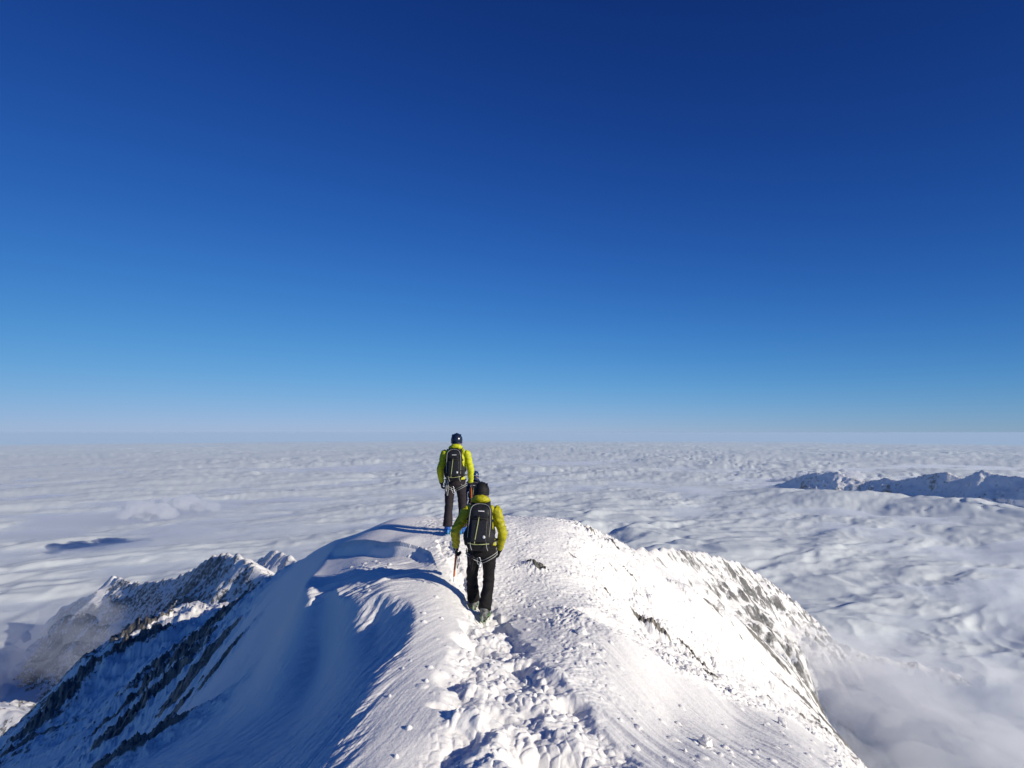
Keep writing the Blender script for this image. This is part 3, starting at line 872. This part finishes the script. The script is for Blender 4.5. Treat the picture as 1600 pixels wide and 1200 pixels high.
def folds(amp, seed, sx=5.0, sz=13.0):
    def f(co):
        x, y, z = co[:, 0], co[:, 1], co[:, 2]
        a = np.arctan2(x, y)
        q = z * sz + 1.6 * gnoise(x * 6 + seed, z * 5, seed)
        n = (1 - np.abs(gnoise((x + y) * sx + seed, q, seed + 1)) * 2.4)
        n2 = gnoise((x - y) * sx * 3.1, z * sz * 2 + seed, seed + 2)
        return (n - .45) * amp + n2 * amp * .35
    return f

def hand(bm, wrist, tip_dir, palm_dir, thumb_side, grip=0.6):
    """palm, four bent fingers of different lengths and a thumb from the side of the palm, curling towards palm_dir"""
    D = Vector(tip_dir).normalized(); Pn = Vector(palm_dir); Pn = (Pn - D * Pn.dot(D)).normalized(); S = Vector(thumb_side); S = (S - D * S.dot(D) - Pn * S.dot(Pn)).normalized()
    w = Vector(wrist)
    tube(bm, [w - D * .03, w + D * .02, w + D * .06, w + D * .095], [(.034, .024), (.036, .024), (.045, .020), (.043, .017)], 12, 2, side=S)
    for i, ln in enumerate((.072, .082, .077, .060)):
        b = w + D * (.09 - .004 * i) + S * (.034 - .023 * i)
        a1 = grip * 1.0; a2 = grip * 2.1
        p1 = b + (D * math.cos(a1) + Pn * math.sin(a1)) * ln * .45
        p2 = p1 + (D * math.cos(a2) + Pn * math.sin(a2)) * ln * .32
        p3 = p2 + (D * math.cos(a2 + .5) + Pn * math.sin(a2 + .5)) * ln * .25
        tube(bm, [b - D * .012, b, p1, p2, p3], [.0125, .0125, .0118, .0108, .0095], 8, 2, side=S)
    b = w + D * .035 + S * .036
    q = b + D * .025 + S * .026 + Pn * .012
    q2 = q + D * .028 + S * .004 + Pn * .022
    tube(bm, [b - S * .012, b, q, q2], [.016, .0155, .0135, .011], 8, 2, side=Pn)

def empty(name, loc, rz=0.0):
    o = bpy.data.objects.new(name, None); COL.objects.link(o)
    o.location = loc; o.rotation_euler = (0, 0, rz); o.empty_display_size = .2
    return o

def rig(J, dx=0, dy=0, dz=0):
    return {k: Vector(v) for k, v in J.items()}

def make_person(origin, J, jacket, trousers, helmet, bootm, cramp, seed, glove=True, detail=True):
    root = empty('person', origin)
    J = rig(J)
    up = (J['neck'] - J['pelvis']).normalized()
    hd = J['head']
    # --- one continuous body
    bm = bmesh.new()
    ellipsoid(bm, hd, (.076, .096, .115)); ellipsoid(bm, hd + V(0, .03, -.06), (.055, .065, .06))
    ellipsoid(bm, hd + V(0, .098, -.02), (.013, .022, .024), u=10, v=8)
    for s in (-1, 1):
        ellipsoid(bm, hd + V(s * .078, -.005, -.015), (.010, .020, .032), u=10, v=8)
        ellipsoid(bm, hd + V(s * .03, .085, .012), (.014, .010, .010), u=10, v=8)
    ellipsoid(bm, hd + V(0, .088, -.062), (.024, .012, .010), u=10, v=8)
    tube(bm, [J['neck'] - up * .06, J['neck'], hd - V(0, .01, .04)], [.062, .056, .054])
    tube(bm, [J['pelvis'] - up * .05, J['pelvis'] + up * .06, J['chest'] - up * .08, J['chest'] + up * .06, J['neck'] - up * .06], [(.15, .10), (.14, .095), (.15, .105), (.165, .105), (.10, .07)], 18)
    for s in 'lr':
        tube(bm, [J['hip' + s], J['knee' + s], J['ankle' + s]], [.075, .052, .036])
        f = J['toe' + s] - J['ankle' + s]; f.z = 0; f.normalize()
        a = J['ankle' + s]
        tube(bm, [a + V(0, 0, -.03) - f * .04, a + V(0, 0, -.045) + f * .06, a + V(0, 0, -.06) + f * .15], [(.034, .030), (.036, .028), (.032, .016)])
        tube(bm, [J['shoulder' + s], J['elbow' + s], J['wrist' + s]], [.045, .037, .026])
        hd_ = (J['wrist' + s] - J['elbow' + s]).normalized()
        tube(bm, [J['wrist' + s], J['wrist' + s] + hd_ * .07], [(.024, .016), (.028, .012)])
    body = fused('body', bm, M_SKIN, root, .011, 2)
    # --- trousers
    bm = bmesh.new()
    pv = J['pelvis']
    tube(bm, [pv - up * .07, pv, pv + up * .10], [(.165, .125), (.172, .128), (.155, .115)], 18)
    for s in 'lr':
        h, k, a = J['hip' + s], J['knee' + s], J['ankle' + s]
        sg = -1 if s == 'l' else 1
        tube(bm, [h + V(-sg * .012, 0, .02), h.lerp(k, .4), k, k.lerp(a, .45), a + V(0, -.005, .04)], [(.102, .112), (.090, .098), (.076, .084), (.078, .086), (.086, .095)], 18, 4, cap=.15)
    fused('trousers', bm, trousers, root, .012, 2, folds(.009, seed + 1, 4, 11))
    # --- jacket
    bm = bmesh.new()
    c, nk = J['chest'], J['neck']
    tube(bm, [pv + up * .015, pv + up * .12, c - up * .10, c + up * .05, c + up * .14, nk - up * .01], [(.178, .132), (.168, .128), (.178, .135), (.195, .135), (.170, .115), (.085, .075)], 22, 4, cap=.2)
    for s in 'lr':
        sh, el, wr = J['shoulder' + s], J['elbow' + s], J['wrist' + s]
        sg = -1 if s == 'l' else 1
        tube(bm, [sh - V(sg * .07, 0, -.01), sh, sh.lerp(el, .5), el, el.lerp(wr, .5), wr - (wr - el).normalized() * .005], [(.065, .08), (.078, .078), (.068, .068), (.062, .062), (.056, .056), (.046, .046)], 16, 4, cap=.2)
    # hood lying bunched at the nape, collar
    hu = V(0, 0, .035 if seed == 900 else .008)
    tube(bm, [nk + V(-.085, .02, .0) + hu, nk + V(-.075, -.06, .03) + hu, nk + V(0, -.098, .05) + hu, nk + V(.075, -.06, .03) + hu, nk + V(.085, .02, .0) + hu], [(.034, .038), (.045, .052), (.050, .062), (.045, .052), (.034, .038)], 12, 4, side=(0, 0, 1))
    tube(bm, [nk - up * .02, nk + up * .055], [(.086, .082), (.078, .076)], 16, cap=.1)
    ja = fused('jacket', bm, jacket, root, .0105, 1, folds(.0105, seed + 5, 6, 17))
    # --- gloves, boots with crampons
    for s in 'lr':
        wr, el = J['wrist' + s], J['elbow' + s]
        d = (wr - el).normalized(); sg = -1 if s == 'l' else 1
        g = bmesh.new()
        tube(g, [wr - d * .05, wr + d * .0, wr + d * .03], [(.050, .046), (.043, .038), (.036, .030)], 14, 2)
        hand(g, wr + d * .02, d + V(0, .10, 0), V(-sg * .9, .25, 0), V(0, 1, -.1), J.get('grip' + s, V(.55, 0, 0)).x)
        fused('glove', g, M_GLOVE, root, .0062, 1)
        a, t = J['ankle' + s], J['toe' + s]
        f = t - a; f.z = 0; f.normalize(); rt = V(f.y, -f.x, 0)
        zb = a.z - .085
        b0 = V(a.x, a.y, zb)
        g = bmesh.new()
        tube(g, [a + V(0, 0, .06), a - f * .0, a + V(0, 0, -.035)], [(.060, .066), (.056, .064), (.052, .068)], 14, 3, cap=.2)
        tube(g, [b0 - f * .075 + V(0, 0, .045), b0 + V(0, 0, .05), b0 + f * .10 + V(0, 0, .042), b0 + f * .185 + V(0, 0, .032)], [(.040, .042), (.047, .05), (.050, .040), (.042, .028)], 14, 3, side=tuple(rt))
        boot = fused('boot', g, bootm, root, .009, 1)
        g = bmesh.new()
        tube(g, [b0 - f * .09 + V(0, 0, .006), b0 + V(0, 0, .006), b0 + f * .12 + V(0, 0, .006), b0 + f * .20 + V(0, 0, .008)], [(.040, .010), (.038, .010), (.051, .010), (.036, .010)], 12, 2, side=tuple(rt), cap=.3)
        so = finish('sole', g, M_STRAP, boot)
        g = bmesh.new()
        for q, w in ((-.075, .036), (.0, .036), (.07, .05), (.14, .044)):
            for e in (-1, 1):
                p = b0 + f * q + rt * (e * w)
                tube(g, [p + V(0, 0, .018), p + V(0, 0, -.006), p + V(0, 0, -.034)], [(.007, .003), (.008, .003), (.002, .001)], 6, 1, side=tuple(f), cap=0)
        for e in (-1, 1):
            p = b0 + f * .20 + rt * (e * .02)
            tube(g, [p + V(0, 0, 0), p + f * .04 - V(0, 0, .012)], [.006, .002], 6, 1, cap=0)
        tube(g, [b0 - f * .08 - V(0, 0, .006), b0 + f * .19 - V(0, 0, .006)], [(.030, .004), (.034, .004)], 8, 1, side=tuple(rt), cap=.1)
        # heel lever, toe bail, ankle strap
        tube(g, [b0 - f * .118 + V(0, 0, .0), b0 - f * .125 + V(0, 0, .035), b0 - f * .110 + V(0, 0, .075)], [(.014, .006), (.016, .007), (.010, .005)], 8, 2, side=tuple(rt))
        cr = finish('crampon', g, cramp, boot)
        g = bmesh.new()
        ring = [a + V(0, 0, -.028) + rt * (.064 * math.cos(q)) + f * (.074 * math.sin(q)) for q in [k * math.pi / 8 for k in range(16)]]
        tube(g, ring, [(.004, .010)] * 16, 6, 1, side=(0, 0, 1), closed=True)
        ring = [b0 + f * .09 + V(0, 0, .045) + rt * (.056 * math.cos(q)) + V(0, 0, .045 * math.sin(q)) for q in [k * math.pi / 8 for k in range(16)]]
        tube(g, ring, [(.004, .009)] * 16, 6, 1, side=tuple(f), closed=True)
        finish('strap', g, cramp, boot)
    # --- helmet
    tilt = J.get('headtilt', V(0, 0, 0)).x
    Rm = Matrix.Rotation(tilt, 3, 'X')
    g = bmesh.new()
    ellipsoid(g, (0, 0, 0), (.108, .130, .125), u=32, v=20)
    for v in list(g.verts):
        v.co.z = max(v.co.z, -.055 + .04 * (v.co.y > 0))
    for k in range(-2, 3):      # moulded ribs with vent slots between them
        tube(g, [V(k * .036, -.12 + abs(k) * .012, .035), V(k * .038, -.06, .105 - abs(k) * .010), V(k * .036, .03, .122 - abs(k) * .012), V(k * .03, .11 - abs(k) * .012, .05)], [(.008, .006), (.012, .010), (.012, .010), (.007, .006)], 8, 4)
    tube(g, [V(.103 * math.cos(q), .124 * math.sin(q), -.046 + .018 * math.sin(q)) for q in [k * math.pi / 12 for k in range(24)]], [(.006, .007)] * 24, 8, 1, side=(0, 0, 1), closed=True)
    g.transform(Matrix.Translation(hd + V(0, -.006, .040)) @ Rm.to_4x4())
    he = fused('helmet', g, helmet, root, .006, 1)
    for s in (-1, 1):
        g = bmesh.new()
        tube(g, [hd + V(s * .10, -.05, .03), hd + V(s * .088, .0, -.05), hd + V(s * .05, .06, -.125)], [(.009, .003)] * 3, 6, 3, side=(0, 1, 0))
        finish('chin_strap', g, M_STRAP, he)
    if not detail:
        g = bmesh.new()
        ring = [hd + V(0, -.006, .045) + V(.118 * math.cos(q), .143 * math.sin(q), 0.01 * math.sin(q)) for q in [k * math.pi / 12 for k in range(24)]]
        tube(g, ring, [(.004, .014)] * 24, 6, 1, side=(0, 0, 1), closed=True)
        finish('goggle_strap', g, M_WHITE, he)
        g = bmesh.new(); tube(g, [hd + V(-.075, .118, .05), hd + V(0, .15, .05), hd + V(.075, .118, .05)], [(.022, .034), (.026, .038), (.022, .034)], 10, 4, side=(0, 1, 0))
        finish('goggles', g, M_STRAP, he)
    # --- harness: belt, leg loops with light edges, gear loops, carabiners
    g = bmesh.new()
    bz = pv + up * .075
    def oval(c, rx, ry, n=24, tz=0.0): return [c + V(rx * math.cos(2 * math.pi * k / n), ry * math.sin(2 * math.pi * k / n), tz * math.sin(2 * math.pi * k / n)) for k in range(n)]
    tube(g, oval(bz - up * .06, .186, .140), [(.006, .022)] * 24, 8, 1, side=(0, 0, 1), closed=True)
    for v in g.verts: pass
    ha = finish('harness', g, M_STRAP, root)
    g = bmesh.new()
    for s, sg in (('l', -1), ('r', 1)):
        h, k = J['hip' + s], J['knee' + s]
        T = (k - h).normalized(); cc = h + T * .085
        n = 20
        for off, lift in ((0.0, .0), (.034, .0)):
            ring = []
            for q in range(n):
                an = 2 * math.pi * q / n
                p = cc + T * off + V(.108 * math.cos(an), .118 * math.sin(an), 0)
                # outer side sits higher than the crotch
                p.z += .055 * math.cos(an) * sg
                ring.append(p)
            tube(g, ring, [(.0052, .0070)] * n, 6, 1, side=(0, 0, 1), closed=True)
    ll = finish('leg_loop', g, M_GREY, ha)
    for s in (-1, 1):
        g = bmesh.new()
        b = bz + V(s * .15, -.085, -.07)
        tube(g, [b + V(-.05, 0.0, .0), b + V(-.035, -.015, -.075), b + V(.02, -.005, -.085), b + V(.045, .045, 0)], [.0045] * 4, 6, 5)
        finish('gear_loop', g, M_GREY if seed != 900 else M_STRAP, ha)
    def biner(p, sc=1.0):
        g = bmesh.new()
        ring = [p + V(.022 * math.cos(q) * sc, 0.004 * math.sin(3 * q), -.05 * sc + .045 * math.sin(q) * sc) for q in [k * math.pi / 8 for k in range(16)]]
        tube(g, ring, [.0048] * 16, 6, 1, side=(0, 1, 0), closed=True)
        return finish('carabiner', g, M_STEEL, ha)
    if detail:
        biner(bz + V(-.035, -.155, -.16)); biner(bz + V(-.015, -.16, -.22), .8)
        g = bmesh.new()
        b = bz + V(-.13, -.135, -.04)
        tube(g, [b, b + V(.02, -.01, -.15), b + V(.0, -.005, -.30), b + V(-.012, 0, -.15), b + V(-.005, 0, 0)], [(.006, .003)] * 5, 6, 5)
        b = bz + V(-.105, -.14, -.04)
        tube(g, [b, b + V(-.045, -.01, -.12), b + V(-.05, -.005, -.22), b + V(-.02, 0, -.12), b + V(.012, 0, 0)], [(.006, .003)] * 5, 6, 5)
        finish('sling', g, M_TROU2 if seed == 900 else M_GREY, ha)
    return root, J, up

def make_pack(origin, J, up, wide=.31, tall=.50, logo=True, roll=0.0, pipe=M_GREY):
    root = empty('backpack', origin)
    c = J['chest'] + V(0, -.225, -.055)
    lean = math.atan2((J['neck'] - J['pelvis']).y, (J['neck'] - J['pelvis']).z)
    R = Matrix.Rotation(-lean, 3, 'X') @ Matrix.Rotation(roll, 3, 'Y')
    def W(x, y, z): return c + R @ V(x, y, z)
    M4 = Matrix.Translation(c) @ R.to_4x4()
    w, h = wide / 2, tall / 2
    g = bmesh.new()
    tube(g, [V(0, .01, -h), V(0, -.01, -h * .55), V(0, -.018, 0), V(0, -.010, h * .55), V(0, .012, h * .92)], [(w * .84, .080), (w * .98, .102), (w, .108), (w * .93, .098), (w * .74, .070)], 28, 5, square=.35, cap=.35)
    for s in (-1, 1):
        tube(g, [V(s * w * .93, .0, -h * .8), V(s * w * 1.03, -.0, -h * .4), V(s * w * .98, .0, -.02)], [(.030, .060), (.036, .070), (.016, .05)], 12, 4, square=.2)
    g.transform(M4)
    bag = fused('bag', g, M_PACK, root, .010, 1, folds(.005, 71, 6, 15))
    yb = -.116
    g = bmesh.new()
    tube(g, [V(0, -.014, h * .52), V(0, -.03, h * .78), V(0, -.01, h * 1.04)], [(w * .86, .105), (w * .90, .100), (w * .66, .066)], 26, 4, square=.4, cap=.35)
    g.transform(M4); lid = fused('lid', g, M_PACK2, root, .010, 1, folds(.004, 75, 6, 14))
    # front pocket panel
    g = bmesh.new()
    rbox(g, V(.0, -.118, -h * .22), (w * 1.25, .034, h * 1.05), bev=.45); g.transform(M4)
    finish('front_pocket', g, M_PACK2, root)
    # light piping arching over the lid and down both sides
    g = bmesh.new()
    tube(g, [V(-w * .86, -.085, -h * .55), V(-w * .84, -.105, 0), V(-w * .82, -.118, h * .50), V(-w * .74, -.124, h * .86), V(-w * .45, -.105, h * 1.05), V(0, -.098, h * 1.10), V(w * .45, -.105, h * 1.05), V(w * .74, -.124, h * .86), V(w * .82, -.118, h * .50), V(w * .84, -.105, 0), V(w * .80, -.085, -h * .6)], [.0042] * 11, 6, 5)
    g.transform(M4); finish('piping', g, pipe, root)
    g = bmesh.new()
    tube(g, [V(-.012, -.135, h * .46), V(-.02, -.142, h * .1), V(-.035, -.140, -h * .45), V(-.045, -.125, -h * .82)], [(.0062, .003)] * 4, 6, 4)
    tube(g, [V(-w * .8, -.098, -h * .80), V(-w * .3, -.125, -h * .86), V(w * .3, -.125, -h * .84), V(w * .85, -.095, -h * .78)], [(.0035, .006)] * 4, 6, 4)
    g.transform(M4); finish('centre_strap', g, M_PIPE, root)
    g = bmesh.new()
    tube(g, [V(-w * .95, -.06, h * .34), V(-w * .4, -.128, h * .36), V(w * .4, -.128, h * .36), V(w * .95, -.06, h * .34)], [(.010, .004)] * 4, 6, 4, side=(0, 0, 1))
    tube(g, [V(w * .10, -.138, h * .30), V(w * .5, -.125, h * .22), V(w * .98, -.06, h * .16)], [(.006, .003)] * 3, 6, 4, side=(0, 0, 1))
    g.transform(M4); finish('compression_strap', g, M_STRAP if not logo else M_GREY if pipe is M_PIPE else M_STRAP, root)
    for q in (V(-w * 1.02, -.055, h * .35), V(w * 1.02, -.055, h * .35), V(-.013, -.143, h * .48)):
        g = bmesh.new(); rbox(g, q, (.022, .012, .030))
        g.transform(M4); finish('buckle', g, M_STRAP, root)
    g = bmesh.new()
    rbox(g, V(.01, -.136, h * .72), (.078, .006, .013), bev=.2)
    g.transform(M4); finish('name_label', g, M_WHITE, root)
    g = bmesh.new()
    bmesh.ops.create_cone(g, cap_ends=True, segments=20, radius1=.019, radius2=.019, depth=.006, matrix=Matrix.Translation(V(w * .42, -.137, -h * .50)) @ Matrix.Rotation(math.pi / 2, 4, 'X'))
    g.transform(M4); finish('round_badge', g, M_WHITE, root)
    # tool loops
    for s in (-1, 1):
        g = bmesh.new()
        p = V(s * w * .62, -.108, -h * .78)
        tube(g, [p, p + V(.012, -.012, -.05), p + V(.03, -.01, -.085), p + V(.012, -.006, -.05), p + V(.0, .01, .01)], [.0045] * 5, 6, 4)
        g.transform(M4); finish('tool_loop', g, pipe, root)
    # shoulder straps and hip belt
    for s, sg in (('l', -1), ('r', 1)):
        g = bmesh.new()
        sh, nk, ch = J['shoulder' + s], J['neck'], J['chest']
        m_ = nk.lerp(sh, .48)
        tube(g, [W(sg * w * .45, .06, h * .7), m_ + V(0, -.085, .045), m_ + V(0, -.01, .088), m_ + V(0, .10, .02), ch + V(sg * .12, .155, -.02), ch + V(sg * .185, .05, -.17), W(sg * w * .8, .06, -h * .55)], [(.030, .008), (.034, .010), (.034, .010), (.032, .010), (.024, .008), (.012, .005), (.012, .005)], 10, 4, side=(1, 0, 0))
        finish('shoulder_strap', g, M_STRAP, root)
    g = bmesh.new()
    b = J['pelvis'] + up * .095
    n = 24
    tube(g, [b + V(.192 * math.cos(2 * math.pi * k / n), .148 * math.sin(2 * math.pi * k / n), 0) for k in range(n)], [(.008, .026 if True else 0)] * n, 8, 1, side=(0, 0, 1), closed=True)
    finish('hip_belt', g, M_STRAP, root)
    return root

def make_axe(origin, grip, direction, pick, length=.55, held=.10, shaft=M_ORNG):
    """ice axe held just below its head"""
    root = empty('ice_axe', origin)
    D = Vector(direction).normalized(); Pk = Vector(pick); Pk = (Pk - D * Pk.dot(D)).normalized()
    top = Vector(grip) - D * held
    g = bmesh.new(); tube(g, [top, top + D * length * .5, top + D * length], [(.014, .010), (.013, .009), (.013, .009)], 10, 3)
    finish('shaft', g, shaft, root)
    g = bmesh.new()
    tube(g, [top - Pk * .10 + D * .01, top - Pk * .04, top, top + Pk * .07 + D * .008, top + Pk * .15 + D * .04], [(.022, .003), (.012, .006), (.012, .011), (.010, .005), (.003, .002)], 8, 3, side=tuple(D))
    finish('pick_and_adze', g, M_STEEL, root)
    g = bmesh.new(); e = top + D * length
    tube(g, [e, e + D * .07], [.009, .002], 8, 1)
    finish('spike', g, M_STEEL, root)
    g = bmesh.new()
    q = top + D * .02; s = D.cross(Pk)
    tube(g, [q + s * .01, q + s * .05 + D * .10, q + s * .03 + D * .22, q + s * .02 + D * .10, q - s * .005], [.004] * 5, 6, 5)
    finish('leash', g, M_STRAP, root)
    return root

def place(u, y, yf):
    """standing point under the photograph's column u at distance y"""
    a, b, c = ray(u, 900)
    x = a / b * y
    return V(x, y, ground_z(x, y))

# far climber, standing
o1 = place(710, 9.45, 0); o1.z = ground_z(o1.x, o1.y) + .02
ga = lambda o, dx, dy: max(ground_z(o.x + dx, o.y + dy), ground_z(o.x + dx, o.y + dy + .12)) - o.z + .015
J1 = dict(pelvis=(0, .02, .955), chest=(.0, .03, 1.30), neck=(.005, .035, 1.515), head=(.012, .055, 1.645),
          hipl=(-.095, .02, .93), hipr=(.095, .02, .93), kneel=(-.115, .02, .52), kneer=(.118, .10, .53), anklel=(-.125, -.06, .10 + ga(o1, -.12, -.06)), ankler=(.13, .16, .10 + ga(o1, .13, .16)),
          toel=(-.16, .14, .0), toer=(.17, .34, .0),
          shoulderl=(-.195, .02, 1.435), shoulderr=(.195, .02, 1.435), elbowl=(-.275, -.015, 1.16), elbowr=(.275, -.01, 1.16), wristl=(-.262, .06, .925), wristr=(.275, .07, .915), gripr=(.8, 0, 0), gripl=(.6, 0, 0))
p1, R1, up1 = make_person(o1, J1, M_LIME, M_TROU2, M_HELM, M_BOOTB, M_CYAN, 100)
tag(p1, 'climber standing on the crest in a bright lime jacket, navy helmet and blue boots', 'person', 'climbers on the crest')
b1 = make_pack(o1, R1, up1, .30, .50, pipe=M_GREY)
tag(b1, 'black backpack worn by the upright lime-jacketed climber in the navy helmet', 'backpack', 'black climbing backpacks')
a1 = make_axe(o1, R1['wristr'] + V(.005, .03, -.09), (.02, .16, -1), (0, 1, .2), .50, .05)
tag(a1, 'orange-shafted ice axe in the right hand of the upright climber in lime', 'ice axe', 'ice axes carried by the climbers')

# near climber, mid-stride
o2 = place(752, 6.85, 0); o2.z = ground_z(o2.x + .03, o2.y - .15)
J2 = dict(pelvis=(.015, .0, .905), chest=(-.015, .10, 1.235), neck=(-.02, .17, 1.435), head=(-.015, .23, 1.562), headtilt=(-.25, 0, 0),
          hipl=(-.085, .0, .885), hipr=(.10, .0, .885), kneel=(-.13, .13, .50), kneer=(.095, .03, .49), anklel=(-.115, .22, .10), ankler=(.05, -.16, .10),
          toel=(-.12, .42, 0), toer=(.09, .05, 0),
          shoulderl=(-.205, .115, 1.345), shoulderr=(.185, .10, 1.355), elbowl=(-.345, .03, 1.115), elbowr=(.275, .02, 1.09), wristl=(-.345, .12, .885), wristr=(.235, .13, .86), gripl=(.95, 0, 0), gripr=(.5, 0, 0))
J2['anklel'] = (J2['anklel'][0], J2['anklel'][1], .10 + ga(o2, -.115, .22)); J2['ankler'] = (.05, -.16, .10 + ga(o2, .05, -.16))
p2, R2, up2 = make_person(o2, J2, M_MUST, M_TROU, M_HAT, M_BOOTG, M_GREEN, 900)
tag(p2, 'nearer climber walking up the trodden trench in a yellow-green jacket, black helmet and black trousers', 'person', 'climbers on the crest')
b2 = make_pack(o2, R2, up2, .325, .52, roll=.06, pipe=M_GREY)
tag(b2, 'black backpack with a round white badge worn by the walking climber in black trousers', 'backpack', 'black climbing backpacks')
a2 = make_axe(o2, R2['wristl'] + V(.0, .03, -.09), (-.06, -.30, -1), (0, 1, -.3), .34, .05)
tag(a2, 'red-orange ice axe hanging from the left hand of the walking climber', 'ice axe', 'ice axes carried by the climbers')

# third climber, beyond the crest
o3 = place(741, 15.4, 0)
dz = PY(742, 737, 15.4)[2] - 1.79
o3.z = min(ground_z(o3.x, o3.y), dz)
J3 = dict(J1); J3.update(anklel=(-.11, -.05, .10), ankler=(.12, .12, .08), headtilt=(-.15, 0, 0))
p3, R3, up3 = make_person(o3, J3, M_NAVY, M_TROU, M_HBLUE, M_BOOTB, M_CYAN, 300, detail=False)
tag(p3, 'climber in navy jacket and blue helmet, mostly hidden beyond the crest', 'person', 'climbers on the crest')
b3 = make_pack(o3, R3, up3, .30, .48)
tag(b3, 'dark backpack on the climber in navy beyond the crest', 'backpack', 'black climbing backpacks')
# ------------------------------------------------------------------ blocks of snow lying on the drift
def snow_block(u, v, size, squash, yaw, seed, label):
    PT.left = False
    p = PT(u, v)
    bm = bmesh.new()
    bmesh.ops.create_cube(bm, size=1)
    bmesh.ops.scale(bm, vec=(1.0, .78, squash), verts=bm.verts)
    bmesh.ops.subdivide_edges(bm, edges=bm.edges[:], cuts=9, use_grid_fill=True)
    for vt in bm.verts:
        c = vt.co.copy()
        n = c.normalized()
        vt.co = c.lerp(n * .5 * (squash + .5), .42)
        vt.co *= 1 + .26 * mnoise.noise(c * 2.4 + Vector((seed, 0, 0))) + .10 * mnoise.noise(c * 7 + Vector((0, seed, 0)))
    bmesh.ops.scale(bm, vec=(size, size, size), verts=bm.verts)
    o = finish('snow_block', bm, MAT_SUMMIT)
    a = o.data.attributes.new('rock', 'FLOAT', 'POINT')
    a.data.foreach_set('value', np.full(len(o.data.vertices), -.8, dtype=np.float32))
    o.location = (p[0], p[1], ground_z(p[0], p[1]) + size * squash * .28)
    o.rotation_euler = (.2, -.25, yaw)
    tag(o, label, 'snow block', 'loose snow blocks on the drift')

for a_ in [(1103, 1166, .085, .8, .4, 3.1, 'rounded snow lump casting a shadow on the smooth drift, nearest the camera'),
           (1222, 1137, .105, .7, 1.1, 7.7, 'angular snow block on the far right of the smooth drift'),
           (908, 992, .12, .5, .2, 12.3, 'larger flat snow slab beside the head of the drift'),
           (925, 1014, .075, .6, 2.0, 17.9, 'small pale snow block just below the flat slab')]:
    snow_block(*a_)
